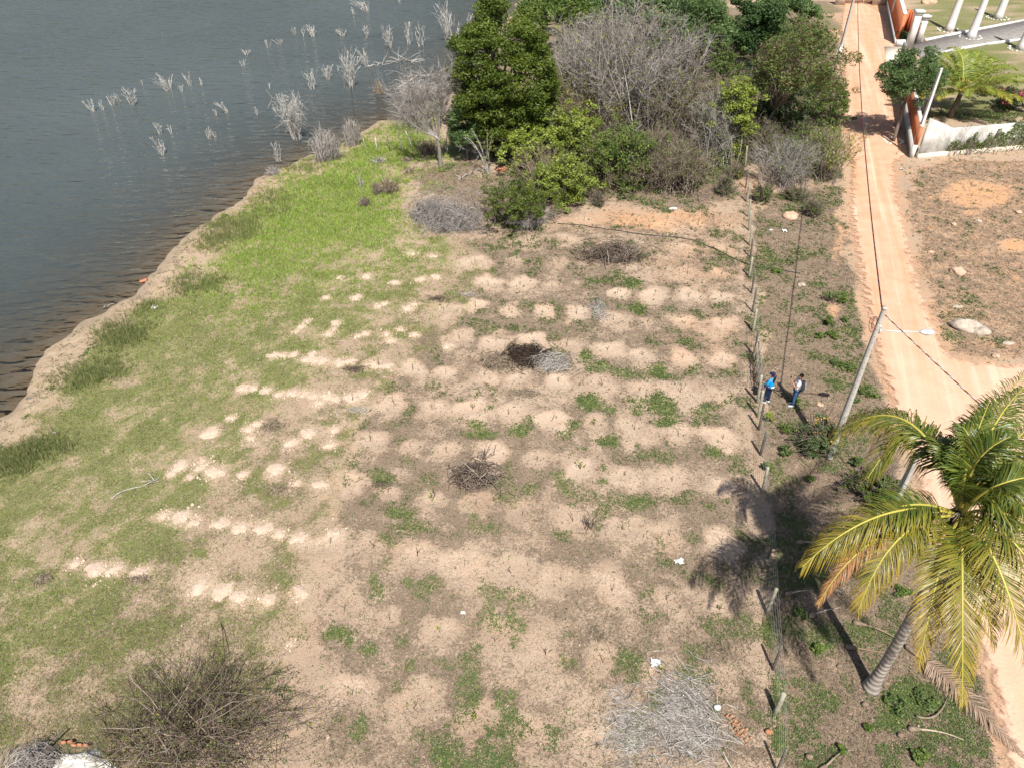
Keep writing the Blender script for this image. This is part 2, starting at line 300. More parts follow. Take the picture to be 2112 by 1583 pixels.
    def build(s, name, mats, parent=None, smooth=False, origin=None):
        me = bpy.data.meshes.new(name)
        V = np.concatenate(s.v) if s.v else np.zeros((0, 3))
        if origin is not None: V = V - np.asarray(origin, float)
        Q = np.concatenate(s.q) if s.q else np.zeros((0, 4), np.int64); T = np.concatenate(s.t) if s.t else np.zeros((0, 3), np.int64)
        me.vertices.add(len(V)); me.vertices.foreach_set('co', V.astype(np.float32).ravel())
        me.loops.add(len(Q) * 4 + len(T) * 3); me.polygons.add(len(Q) + len(T))
        me.loops.foreach_set('vertex_index', np.concatenate([Q.ravel(), T.ravel()]).astype(np.int32))
        ls = np.concatenate([np.arange(len(Q)) * 4, len(Q) * 4 + np.arange(len(T)) * 3]).astype(np.int32)
        me.polygons.foreach_set('loop_start', ls)
        mi = np.concatenate(s.qm + s.tm) if (s.qm or s.tm) else np.zeros(0)
        for mt in (mats if isinstance(mats, (list, tuple)) else [mats]): me.materials.append(mt)
        me.polygons.foreach_set('material_index', mi.astype(np.int32))
        if smooth: me.polygons.foreach_set('use_smooth', np.ones(len(Q) + len(T), bool))
        me.update(calc_edges=True)
        at = me.attributes.new('rnd', 'FLOAT', 'POINT'); at.data.foreach_set('value', np.concatenate(s.r).astype(np.float32))
        at = me.attributes.new('age', 'FLOAT', 'POINT'); at.data.foreach_set('value', np.concatenate(s.a).astype(np.float32))
        me.validate()
        o = bpy.data.objects.new(name, me); COL.objects.link(o)
        if parent is not None: o.parent = parent
        if origin is not None: o.location = tuple(origin)
        if parent is not None and name in ('twigs', 'upper_twigs', 'inner_twigs', 'leaves', 'pods', 'bracts', 'limbs', 'planter_leaves', 'crown_fibre', 'long_shoots', 'branches', 'stems', 'leaflets'): o['kind'] = 'stuff'
        return o
def tag(o, label=None, cat=None, group=None, kind=None):
    if label: o['label'] = label
    if cat: o['category'] = cat
    if group: o['group'] = group
    if kind: o['kind'] = kind
    return o
def thing(name, loc, label, cat, group=None, rz=0.0):
    o = bpy.data.objects.new(name, None); COL.objects.link(o); o.location = tuple(loc); o.rotation_euler = (0, 0, rz)
    o.empty_display_size = 0.2
    return tag(o, label, cat, group)
def unit(v): v = np.asarray(v, float); return v / (np.linalg.norm(v, axis=-1, keepdims=True) + 1e-9)
def rdir(n): return unit(RNG.normal(size=(n, 3)))
ORD = ['first', 'second', 'third', 'fourth', 'fifth', 'sixth', 'seventh', 'eighth', 'ninth', 'tenth', 'eleventh', 'twelfth', 'thirteenth', 'fourteenth', 'fifteenth', 'sixteenth', 'seventeenth', 'eighteenth', 'nineteenth', 'twentieth', 'twenty-first', 'twenty-second', 'twenty-third', 'twenty-fourth']

# ------------------------------------------------------------------ materials
def s2l(c):
    return tuple(((v / 255) / 12.92 if v / 255 <= .04045 else ((v / 255 + .055) / 1.055) ** 2.4) for v in c) + (1.0,)
class NT:
    def __init__(s, name):
        s.m = bpy.data.materials.new(name); s.m.use_nodes = True; s.t = s.m.node_tree
        s.b = s.t.nodes['Principled BSDF']; s.out = s.t.nodes['Material Output']
    def n(s, typ, **kw):
        o = s.t.nodes.new(typ)
        for k, v in kw.items(): setattr(o, k, v)
        return o
    def l(s, a, b): s.t.links.new(a, b)
    def noise(s, scale, detail=4, rough=0.55, vec=None, dist=0.0):
        o = s.n('ShaderNodeTexNoise'); o.inputs['Scale'].default_value = scale; o.inputs['Detail'].default_value = detail
        o.inputs['Roughness'].default_value = rough; o.inputs['Distortion'].default_value = dist
        if vec is not None: s.l(vec, o.inputs['Vector'])
        return o.outputs['Fac']
    def coords(s, scale=None):
        tc = s.n('ShaderNodeTexCoord').outputs['Object']
        if scale is None: return tc
        mp = s.n('ShaderNodeMapping'); mp.inputs['Scale'].default_value = scale; s.l(tc, mp.inputs['Vector']); return mp.outputs[0]
    def attr(s, name): return s.n('ShaderNodeAttribute', attribute_name=name).outputs['Fac']
    def math(s, op, a, b=0.0, clamp=False):
        o = s.n('ShaderNodeMath', operation=op, use_clamp=clamp)
        for i, v in enumerate((a, b)):
            if isinstance(v, (int, float)): o.inputs[i].default_value = v
            else: s.l(v, o.inputs[i])
        return o.outputs[0]
    def ss(s, lo, hi, v):
        o = s.n('ShaderNodeMapRange', interpolation_type='SMOOTHSTEP'); o.inputs[1].default_value = lo; o.inputs[2].default_value = hi
        s.l(v, o.inputs[0]); return o.outputs[0]
    def mix(s, f, a, b, typ='MIX'):
        o = s.n('ShaderNodeMix', data_type='RGBA', blend_type=typ)
        for i, v in ((0, f), (6, a), (7, b)):
            if isinstance(v, (int, float)): o.inputs[i].default_value = v
            elif isinstance(v, tuple): o.inputs[i].default_value = v
            else: s.l(v, o.inputs[i])
        return o.outputs[2]
    def ramp(s, f, stops):
        o = s.n('ShaderNodeValToRGB'); e = o.color_ramp.elements
        e[0].position, e[0].color = stops[0]; e[1].position, e[1].color = stops[-1]
        for p, c in stops[1:-1]: x = e.new(p); x.color = c
        s.l(f, o.inputs[0]); return o.outputs[0]
    def bump(s, h, strength=0.4, dist=0.05):
        o = s.n('ShaderNodeBump'); o.inputs['Strength'].default_value = strength; o.inputs['Distance'].default_value = dist
        s.l(h, o.inputs['Height']); s.l(o.outputs[0], s.b.inputs['Normal'])
    def fin(s, col, rough=0.9, spec=0.2):
        if isinstance(col, tuple): s.b.inputs['Base Color'].default_value = col
        else: s.l(col, s.b.inputs['Base Color'])
        s.b.inputs['Roughness'].default_value = rough; s.b.inputs['Specular IOR Level'].default_value = spec
        return s.m
def C(r, g, b): return (r, g, b, 1.0)
def mul(c, k): return (c[0] * k, c[1] * k, c[2] * k, 1.0)

def mat_soil(name, a, b, dark):
    N = NT(name); co = N.coords()
    c = N.mix(N.ss(.35, .65, N.noise(1.3, 3, .6, co)), a, b)
    c = N.mix(N.ss(.62, .78, N.noise(22, 2, .6, co)), c, dark)
    N.bump(N.noise(14, 3, .65, co), .7, .06)
    return N.fin(c, .95, .1)
def mat_plain(name, a, b, scale=6.0, rough=.85, spec=.25, bump=.25, metal=0.0, bd=.02):
    N = NT(name); co = N.coords()
    n = N.noise(scale, 3, .6, co)
    if bump: N.bump(N.noise(scale * 4, 2, .6, co), bump, bd)
    N.b.inputs['Metallic'].default_value = metal
    return N.fin(N.mix(N.ss(.3, .7, n), a, b), rough, spec)
def mat_twig(name, a, b, c=None):
    N = NT(name); r = N.attr('rnd'); co = N.coords()
    k = N.ramp(r, [(0, a), (1, b)] if c is None else [(0, a), (.55, b), (1, c)])
    k = N.mix(N.ss(.35, .7, N.noise(9, 2, .6, co)), k, N.mix(.4, k, C(.04, .033, .027)))
    return N.fin(k, .9, .15)
def mat_leaf(name, a, b, c, old=None, rough=.5, trans=.3):
    N = NT(name); r = N.attr('rnd')
    k = N.ramp(r, [(0, a), (.5, b), (1, c)])
    if old is not None: k = N.mix(N.attr('age'), k, old)
    N.fin(k, rough, .3)
    tr = N.n('ShaderNodeBsdfTranslucent'); N.l(N.mix(.5, k, mul(c, 1.2)), tr.inputs[0])
    mx = N.n('ShaderNodeMixShader'); mx.inputs[0].default_value = trans
    N.l(N.b.outputs[0], mx.inputs[1]); N.l(tr.outputs[0], mx.inputs[2]); N.l(mx.outputs[0], N.out.inputs[0])
    return N.m

M = {}
SOIL_A, SOIL_B = C(.40, .305, .222), C(.32, .238, .172)
PALE_A, PALE_B = C(.49, .38, .288), C(.43, .325, .245)
# ground: one material driven by what grows or lies where (attributes set on the sheet)
N = NT('ground_soil'); co = N.coords()
nb = N.noise(.35, 3, .6, co); nm = N.noise(2.2, 4, .65, co); nf = N.noise(11, 3, .7, co); ng = N.noise(38, 3, .7, co)
c = N.mix(N.ss(.3, .7, nb), SOIL_A, SOIL_B)
c = N.mix(N.ss(.4, .75, nm), c, C(.38, .272, .195))
c = N.mix(N.ss(.40, .68, N.math('ADD', N.attr('pale'), N.math('ADD', N.math('MULTIPLY', N.math('SUBTRACT', nm, .5), 1.0), N.math('MULTIPLY', N.math('SUBTRACT', nf, .5), 1.5)))), c, N.mix(N.ss(.3, .7, nm), PALE_A, PALE_B))
c = N.mix(N.math('MULTIPLY', N.attr('orange'), N.ss(.2, .6, nm)), c, N.mix(N.ss(.3, .7, nf), C(.50, .25, .115), C(.56, .33, .185)))
beach_c = N.mix(N.ss(.35, .65, nm), C(.42, .325, .225), C(.32, .24, .16))
c = N.mix(N.attr('beach'), c, beach_c)
dm = N.math('ADD', N.attr('dry'), N.math('ADD', N.math('MULTIPLY', N.math('SUBTRACT', nf, .5), 1.5), N.math('MULTIPLY', N.math('SUBTRACT', nm, .5), 1.1)))
lit = N.ramp(ng, [(.3, C(.045, .033, .023)), (.45, C(.13, .096, .068)), (.56, C(.24, .183, .13)), (.68, C(.44, .35, .265))])
c = N.mix(N.math('MULTIPLY', N.ss(.40, .75, dm), .9), c, lit)
gm = N.math('ADD', N.attr('green'), N.math('ADD', N.math('MULTIPLY', N.math('SUBTRACT', nf, .5), 1.3), N.math('MULTIPLY', N.math('SUBTRACT', ng, .5), .9)))
grs = N.ramp(ng, [(.3, C(.05, .075, .018)), (.5, C(.125, .16, .042)), (.7, C(.27, .26, .11))])
c = N.mix(N.math('MULTIPLY', N.ss(.38, .75, gm), .8), c, grs)
c = N.mix(N.math('MULTIPLY', N.ss(.56, .66, ng), .65), c, C(.13, .09, .063)); c = N.mix(N.math('MULTIPLY', N.ss(.42, .30, ng), .45), c, C(.60, .46, .36))
wet = N.attr('wet'); c = N.mix(wet, c, N.mix(.6, c, C(.20, .16, .12)))
hs = N.math('ADD', N.math('MULTIPLY', nf, .7), N.math('MULTIPLY', ng, .5)); N.bump(hs, .75, .07)
N.b.inputs['Roughness'].default_value = .95
M['ground'] = N.fin(c, .95, .1)
# dirt road, its worn edge breaks up over the verge
N = NT('road_dirt'); co = N.coords(); rt = N.n('ShaderNodeMapping'); rt.inputs['Rotation'].default_value = (0, 0, math.radians(17)); N.l(co, rt.inputs[0]); mp2 = N.n('ShaderNodeMapping'); mp2.inputs['Scale'].default_value = (1.8, .05, 1); N.l(rt.outputs[0], mp2.inputs[0]); st = mp2.outputs[0]
nm = N.noise(.9, 4, .62, co); nf = N.noise(9, 4, .68, co); ns = N.noise(1.0, 3, .55, st)
c = N.mix(N.ss(.3, .7, nm), C(.57, .35, .24), C(.49, .285, .185))
c = N.mix(N.math('MULTIPLY', N.ss(.52, .68, ns), .6), c, C(.66, .47, .34))
c = N.mix(N.math('MULTIPLY', N.ss(.50, .3, ns), .5), c, C(.46, .25, .125))
c = N.mix(N.ss(.62, .8, nf), c, C(.42, .26, .155))
c = N.mix(N.math('MULTIPLY', N.attr('near'), .45), c, C(.60, .43, .325))
N.bump(N.math('ADD', nf, N.math('MULTIPLY', ns, .5)), .5, .05); N.fin(c, .95, .1)
tb = N.n('ShaderNodeBsdfTransparent'); mx = N.n('ShaderNodeMixShader')
ed = N.math('ADD', N.attr('edge'), N.math('MULTIPLY', N.math('SUBTRACT', N.noise(2.5, 6, .65, co), .5), 1.6))
N.l(N.ss(-.15, .35, ed), mx.inputs[0]); N.l(tb.outputs[0], mx.inputs[1]); N.l(N.b.outputs[0], mx.inputs[2]); N.l(mx.outputs[0], N.out.inputs[0])
M['road'] = N.m
# lake
N = NT('lake_water'); co = N.coords(); wv = N.n('ShaderNodeMapping'); wv.inputs['Scale'].default_value = (.55, 1.5, 1); wv.inputs['Rotation'].default_value = (0, 0, math.radians(-14)); N.l(co, wv.inputs[0])
h1 = N.noise(1.0, 1, .35, wv.outputs[0], .35); h2 = N.noise(2.9, 1, .4, wv.outputs[0], .2); h3 = N.noise(.05, 3, .5, co)
hh = N.math('ADD', N.math('MULTIPLY', h1, .78), N.math('MULTIPLY', h2, .22))
bp = N.n('ShaderNodeBump'); bp.inputs['Strength'].default_value = 1.0; bp.inputs['Distance'].default_value = .5; N.l(hh, bp.inputs['Height'])
body = N.n('ShaderNodeBsdfDiffuse'); N.l(N.mix(N.ss(.3, .7, h3), C(.060, .074, .076), C(.074, .090, .092)), body.inputs[0]); N.l(bp.outputs[0], body.inputs['Normal'])
tb = N.n('ShaderNodeBsdfTransparent'); tb.inputs[0].default_value = C(.66, .65, .60)
m1 = N.n('ShaderNodeMixShader'); N.l(N.attr('murk'), m1.inputs[0]); N.l(tb.outputs[0], m1.inputs[1]); N.l(body.outputs[0], m1.inputs[2])
gl = N.n('ShaderNodeBsdfGlossy'); gl.inputs['Roughness'].default_value = .06; N.l(bp.outputs[0], gl.inputs['Normal'])
fr = N.n('ShaderNodeFresnel'); fr.inputs[0].default_value = 1.33; N.l(bp.outputs[0], fr.inputs['Normal'])
m2 = N.n('ShaderNodeMixShader'); N.l(fr.outputs[0], m2.inputs[0]); N.l(m1.outputs[0], m2.inputs[1]); N.l(gl.outputs[0], m2.inputs[2]); N.l(m2.outputs[0], N.out.inputs[0])
M['water'] = N.m

M['mound'] = mat_soil('dug_soil', C(.58, .455, .36), C(.50, .385, .295), C(.34, .255, .185))
M['grass'] = mat_leaf('grass_blades', C(.085, .145, .020), C(.165, .25, .038), C(.275, .345, .08), old=C(.42, .33, .19), trans=.25)
M['lush'] = mat_leaf('lush_grass', C(.10, .175, .022), C(.21, .33, .04), C(.34, .45, .085), old=C(.44, .41, .19), trans=.3)
M['reed'] = mat_leaf('reed_blades', C(.085, .125, .035), C(.15, .19, .06), C(.34, .31, .16), trans=.25)
M['weed'] = mat_leaf('weed_leaves', C(.045, .075, .022), C(.085, .13, .036), C(.15, .20, .06), old=C(.3, .30, .09), trans=.25)
M['straw'] = mat_twig('dry_straw', C(.13, .095, .065), C(.30, .235, .165), C(.47, .40, .31))
M['greystraw'] = mat_twig('grey_straw', C(.20, .175, .155), C(.42, .385, .35), C(.66, .62, .58))
M['deadwhite'] = mat_twig('bleached_wood', C(.28, .26, .235), C(.47, .45, .415), C(.64, .62, .58))
M['greytwig'] = mat_twig('grey_twigs', C(.19, .165, .15), C(.33, .30, .28), C(.46, .43, .405))
M['browntwig'] = mat_twig('brown_twigs', C(.13, .095, .072), C(.24, .19, .155), C(.38, .315, .26))
M['darktwig'] = mat_twig('dark_twigs', C(.05, .036, .028), C(.13, .095, .072), C(.34, .27, .215))
M['char'] = mat_twig('charred_twigs', C(.015, .011, .009), C(.045, .031, .024), C(.12, .085, .065))
M['bark'] = mat_twig('bark', C(.14, .105, .08), C(.2, .16, .13), C(.26, .22, .18))
M['litter'] = mat_twig('plant_litter', C(.075, .055, .04), C(.19, .145, .105), C(.42, .345, .265))
M['pebble'] = mat_plain('pebbles', C(.28, .20, .145), C(.42, .32, .245), 3)
M['leaf_big'] = mat_leaf('broad_tree_leaves', C(.045, .075, .010), C(.085, .125, .016), C(.15, .185, .028))
M['leaf_feather'] = mat_leaf('feathery_leaves', C(.045, .08, .026), C(.095, .155, .048), C(.165, .235, .085))
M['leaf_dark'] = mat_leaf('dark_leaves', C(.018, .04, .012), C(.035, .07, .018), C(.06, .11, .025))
M['leaf_vine'] = mat_leaf('vine_leaves', C(.10, .145, .02), C(.21, .265, .04), C(.35, .39, .085))
M['leaf_yellow'] = mat_leaf('yellow_green_leaves', C(.13, .15, .02), C(.23, .24, .035), C(.35, .34, .05))
M['leaf_mid'] = mat_leaf('mid_green_leaves', C(.055, .095, .02), C(.10, .155, .03), C(.17, .22, .05))
M['leaf_pod'] = mat_leaf('brown_pods', C(.10, .055, .04), C(.16, .095, .07), C(.24, .16, .11))
M['leaf_magenta'] = mat_leaf('magenta_bracts', C(.25, .01, .06), C(.4, .02, .1), C(.5, .05, .15))
M['flower'] = mat_leaf('yellow_flowers', C(.6, .35, .02), C(.7, .42, .03), C(.75, .5, .05))
M['palm'] = mat_leaf('palm_leaflets', C(.026, .055, .010), C(.062, .10, .015), C(.145, .175, .03), old=C(.46, .29, .035), rough=.38, trans=.10)
M['palm_young'] = mat_leaf('young_palm_leaflets', C(.075, .12, .018), C(.15, .205, .03), C(.27, .31, .055), old=C(.52, .38, .06), rough=.4, trans=.22)
M['palm_orange'] = mat_leaf('dry_orange_leaflets', C(.27, .12, .05), C(.38, .19, .08), C(.46, .28, .13), rough=.5)
M['palm_dead'] = mat_leaf('dead_frond_leaflets', C(.2, .135, .095), C(.32, .225, .16), C(.42, .32, .24), rough=.8, trans=.1)
M['rachis'] = mat_leaf('frond_rachis', C(.34, .31, .06), C(.42, .36, .07), C(.5, .42, .1), rough=.4, trans=.05)
M['fibre'] = mat_twig('palm_fibre', C(.07, .055, .045), C(.14, .11, .085), C(.24, .2, .16))
N = NT('palm_trunk_bark'); co = N.coords(); wv = N.n('ShaderNodeTexWave', wave_type='BANDS', bands_direction='Z'); wv.inputs['Scale'].default_value = 1.7; wv.inputs['Distortion'].default_value = 3; wv.inputs['Detail'].default_value = 3; N.l(co, wv.inputs[0])
c = N.mix(N.ss(.3, .8, N.noise(5, 6, .6, co)), C(.26, .225, .195), C(.36, .325, .29)); c = N.mix(N.math('MULTIPLY', N.ss(.25, .0, wv.outputs['Fac']), .6), c, C(.13, .11, .095)); N.bump(wv.outputs['Fac'], .6, .03)
M['palmtrunk'] = N.fin(c, .9, .15)
M['limewash'] = mat_plain('limewashed_trunk', C(.52, .50, .48), C(.62, .60, .58), 3)
M['concrete'] = mat_plain('pole_concrete', C(.37, .355, .325), C(.45, .43, .395), 2.5, .9, .2, .2)
M['whitepole'] = mat_plain('painted_pole', C(.62, .62, .62), C(.72, .72, .72), 3)
M['metal'] = mat_plain('galvanised_metal', C(.50, .53, .56), C(.60, .62, .64), 5, .45, .5, .05, .3)
M['lens'] = mat_plain('lamp_lens', C(.62, .68, .72), C(.70, .75, .78), 5, .2, .5, 0)
M['cable_black'] = mat_plain('black_cable', C(.02, .02, .02), C(.03, .028, .028), 5, .5, .4, 0)
M['cable_red'] = mat_plain('red_cable', C(.22, .03, .02), C(.28, .045, .03), 5, .5, .4, 0)
M['cable_white'] = mat_plain('white_cable', C(.5, .52, .55), C(.58, .6, .62), 5, .5, .4, 0)
M['postwood'] = mat_plain('weathered_post', C(.30, .285, .21), C(.40, .375, .29), 9, .9, .15, .4)
M['postdark'] = mat_plain('dark_post', C(.10, .09, .075), C(.17, .15, .125), 9, .9, .15, .4)
M['wire'] = mat_plain('fence_wire', C(.22, .21, .2), C(.3, .29, .28), 9, .6, .4, 0)
M['terracotta'] = mat_plain('terracotta_paint', C(.44, .155, .075), C(.50, .19, .095), 1.2, .9, .15, .3)
M['whitewall'] = mat_plain('white_wall_paint', C(.55, .53, .50), C(.66, .65, .63), 1.6, .9, .15, .3)
M['oldwhite'] = mat_plain('stained_render', C(.36, .345, .31), C(.58, .57, .54), 1.6, .9, .15, .4)
M['slate'] = mat_plain('driveway_paving', C(.19, .175, .16), C(.26, .245, .225), 2.0, .9, .15, .4)
M['apron'] = mat_plain('apron_concrete', C(.60, .52, .42), C(.68, .60, .50), 1.4, .9, .15, .3)
M['rock'] = mat_plain('tan_rock', C(.40, .26, .175), C(.50, .36, .265), 3.8, .9, .2, .6, bd=.05)
M['rockpale'] = mat_plain('pale_rock', C(.33, .27, .215), C(.45, .385, .32), 5, .9, .2, .6, bd=.06)
M['brick'] = mat_plain('fired_clay', C(.38, .15, .085), C(.46, .23, .14), 6, .9, .15, .4)
M['rubble'] = mat_plain('clay_rubble', C(.33, .155, .08), C(.42, .24, .14), 9, .9, .15, .6)
M['plastic'] = mat_plain('white_plastic', C(.46, .46, .45), C(.58, .58, .57), 5, .5, .4, .2)
M['gatebar'] = mat_plain('rusty_gate_bars', C(.16, .07, .045), C(.22, .1, .06), 5, .7, .3, 0)
M['husk'] = mat_plain('coconut_husk', C(.15, .11, .08), C(.27, .21, .155), 8, .9, .1, .5)
M['husk_green'] = mat_plain('green_coconut', C(.16, .2, .03), C(.24, .26, .05), 4, .45, .4, .1)
M['skin'] = mat_plain('skin', C(.33, .17, .105), C(.37, .20, .13), 8, .55, .3, 0)
M['shirt_white'] = mat_plain('white_cotton', C(.80, .81, .82), C(.84, .85, .86), 10, .9, .1, .1)
M['shirt_blue'] = mat_plain('bright_blue_cotton', C(.01, .27, .62), C(.02, .33, .70), 10, .85, .1, .1)
M['denim'] = mat_plain('blue_denim', C(.035, .09, .19), C(.06, .13, .25), 10, .9, .1, .1)
M['navy'] = mat_plain('navy_cloth', C(.012, .022, .055), C(.02, .035, .08), 10, .9, .1, .1)
M['hair'] = mat_plain('black_hair', C(.012, .01, .009), C(.022, .017, .015), 20, .6, .3, .2)
M['greycloth'] = mat_plain('grey_canvas', C(.22, .21, .21), C(.27, .26, .255), 10, .9, .1, .1)
M['darkcloth'] = mat_plain('dark_canvas', C(.06, .058, .062), C(.08, .078, .08), 10, .9, .1, .1)
M['shoe'] = mat_plain('grey_sneakers', C(.42, .46, .52), C(.52, .55, .6), 10, .8, .2, .1)
M['black'] = mat_plain('black_plastic', C(.012, .012, .013), C(.018, .018, .02), 10, .35, .4, 0)
M['purple'] = mat_plain('purple_cloth', C(.13, .08, .16), C(.17, .11, .2), 10, .9, .1, .1)
M['red'] = mat_plain('red_cloth', C(.4, .03, .03), C(.45, .04, .04), 10, .9, .1, .1)
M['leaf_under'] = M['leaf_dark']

# ------------------------------------------------------------------ ground sheet, road, water
def lines(segs):
    out = [segs[0][0]]
    for a, b, st in segs:
        k = max(1, int(round((b - a) / st))); out += list(np.linspace(a, b, k + 1)[1:])
    return np.array(out)
gx = lines([(-900, -300, 100), (-300, -100, 25), (-100, -45, 3), (-45, -24, .6), (-24, -17, .25), (-17, 16, .15), (16, 34, .4), (34, 100, 3), (100, 300, 25), (300, 900, 100)])
gy = lines([(-300, -20, 40), (-20, 4, 4), (4, 8, .4), (8, 42, .15), (42, 60, .35), (60, 110, 1.0), (110, 200, 10), (200, 1200, 100)])
X, Y = np.meshgrid(gx, gy); X = X.ravel(); Y = Y.ravel()
Z = hbase(X, Y); mk = masks(X, Y, Z)
rough = (fbm(X, Y, .5, 4, 5) - .5) * .10 + (fbm(X, Y, 2.4, 3, 8) - .5) * .07
onroad = sstep(-.6, .2, mk['rd'])
Z = Z + (rough + mk['prof']) * (1 - onroad) * sstep(-1, 2.5, mk['d']) - .05 * onroad
nx, ny = len(gx), len(gy)
i = np.arange(ny - 1)[:, None] * nx; j = np.arange(nx - 1)[None]
mb = MB(); mb.add(np.stack([X, Y, Z], 1), np.stack([i + j, i + j + 1, i + nx + j + 1, i + nx + j], -1).reshape(-1, 4), rnd=0.5)
ground = mb.build('ground', M['ground'], smooth=True); tag(ground, 'sandy sloping field, verges and beach beside the lake', kind='structure')
mk['wet'] = sstep(.9, -.2, mk['d'] + (fbm(X, Y, .8, 3, 14) - .5) * 1.2)
for k in ('green', 'dry', 'pale', 'orange', 'beach', 'wet'):
    a = ground.data.attributes.new(k, 'FLOAT', 'POINT'); a.data.foreach_set('value', np.clip(mk[k], 0, 1).astype(np.float32))

def zt(x, y):                                                    # ground height with basins and roughness
    x = np.atleast_1d(np.asarray(x, float)); y = np.atleast_1d(np.asarray(y, float)); z = hbase(x, y)
    _, pr = basin_field(x, y); d = shore_d(x, y); rd = sstep(-.6, .2, sd_poly(x, y, ROAD))
    r = (fbm(x, y, .5, 4, 5) - .5) * .10 + (fbm(x, y, 2.4, 3, 8) - .5) * .07
    return z + (r + pr) * (1 - rd) * sstep(-1, 2.5, d) - .05 * rd
def on(px, py):
    p = Gt(px, py); p[2] = zt(p[0], p[1])[0]; return p

rx = lines([(10, 45, .3)]); ry = lines([(2, 30, .3), (30, 60, .45), (60, 125, .9)])
X2, Y2 = np.meshgrid(rx, ry); X2 = X2.ravel(); Y2 = Y2.ravel(); rd = sd_poly(X2, Y2, ROAD)
nx, ny = len(rx), len(ry); i = np.arange(ny - 1)[:, None] * nx; j = np.arange(nx - 1)[None]
Q = np.stack([i + j, i + j + 1, i + nx + j + 1, i + nx + j], -1).reshape(-1, 4); Q = Q[(rd[Q] > -1.1).any(1)]
used = np.unique(Q); rem = np.zeros(len(X2), int); rem[used] = np.arange(len(used))
zr = .0 + .03 * sstep(-.8, .3, rd) + (fbm(X2, Y2, .7, 3, 40) - .5) * .03 - .09 * sstep(-.3, -1.1, rd)
mb = MB(); mb.add(np.stack([X2, Y2, zr], 1)[used], rem[Q], rnd=.5)
road = mb.build('road', M['road'], smooth=True); tag(road, 'orange dirt road forking towards the right edge', kind='structure')
a = road.data.attributes.new('edge', 'FLOAT', 'POINT'); a.data.foreach_set('value', rd[used].astype(np.float32))
a = road.data.attributes.new('near', 'FLOAT', 'POINT'); a.data.foreach_set('value', sstep(34, 22, Y2[used]).astype(np.float32))

wx = lines([(-1200, -120, 120), (-120, -60, 6), (-60, 6, .8), (6, 120, 8)]); wy = lines([(-100, 0, 10), (0, 70, .8), (70, 140, 4), (140, 1500, 120)])
X3, Y3 = np.meshgrid(wx, wy); X3 = X3.ravel(); Y3 = Y3.ravel(); nx, ny = len(wx), len(wy)
dd = shore_d(X3, Y3); i = np.arange(ny - 1)[:, None] * nx; j = np.arange(nx - 1)[None]
Q = np.stack([i + j, i + j + 1, i + nx + j + 1, i + nx + j], -1).reshape(-1, 4); Q = Q[(dd[Q] < 1.2).any(1)]
used = np.unique(Q); rem = np.zeros(len(X3), int); rem[used] = np.arange(len(used))
mb = MB(); mb.add(np.stack([X3, Y3, np.full(len(X3), WATER)], 1)[used], rem[Q], rnd=.5)
water = mb.build('water', M['water'], smooth=True); tag(water, 'rippled grey green lake', kind='structure')
a = water.data.attributes.new('murk', 'FLOAT', 'POINT'); a.data.foreach_set('value', (1 - np.exp(-np.maximum(0, -dd[used] * .11) / .7)).astype(np.float32))

# ------------------------------------------------------------------ what nobody could count: grass, weeds, litter, pebbles
NS = 700000
uy = np.exp(RNG.uniform(math.log(8.0), math.log(66.0), NS)); hw = 8.5 + 0.74 * uy
ux = RNG.uniform(-1, 1, NS) * hw; ux = np.clip(ux, -60, 50)
LG = .2; lgx = np.arange(-62, 52, LG); lgy = np.arange(7, 68, LG); LX, LY = np.meshgrid(lgx, lgy)
lm = masks(LX.ravel(), LY.ravel()); lm['z'] = zt(LX.ravel(), LY.ravel())
def look(a, x, y):
    a = a.reshape(LX.shape); fx = np.clip((x - lgx[0]) / LG, 0, len(lgx) - 1.01); fy = np.clip((y - lgy[0]) / LG, 0, len(lgy) - 1.01)
    i = fx.astype(int); j = fy.astype(int); fx = fx - i; fy = fy - j
    return (a[j, i] * (1 - fx) + a[j, i + 1] * fx) * (1 - fy) + (a[j + 1, i] * (1 - fx) + a[j + 1, i + 1] * fx) * fy
lpx, lpy = proj(LX.ravel(), LY.ravel(), lm['z'])
lm['lush'] = sstep(-110, 60, sd_poly(lpx + (fbm(LX.ravel(), LY.ravel(), .4, 3, 61) - .5) * 120, lpy, P_LUSH)); lm['lawn'] = np.maximum(sstep(-30, 30, sd_poly(lpx, lpy, P_MID)), sstep(-20, 20, sd_poly(lpx, lpy, P_SHORE)))
lm['lawn'] = np.maximum(lm['lawn'], .75 * sstep(-40, 40, sd_poly(lpx, lpy, P_SPARSE)))
sm = {k: look(lm[k], ux, uy) for k in ('green', 'dry', 'd', 'rd', 'lush', 'lawn')}; uz = look(lm['z'], ux, uy); U = np.stack([ux, uy, uz], 1)
scl = np.clip(uy / 26.0, .75, 2.0)                               # tufts farther off stand thinner: each is a bigger tuft
lushm = sm['lush']; lawnm = np.maximum(sm['lawn'], sm['lush'])
ok = (sm['rd'] < -.1) & (sm['d'] > .25)
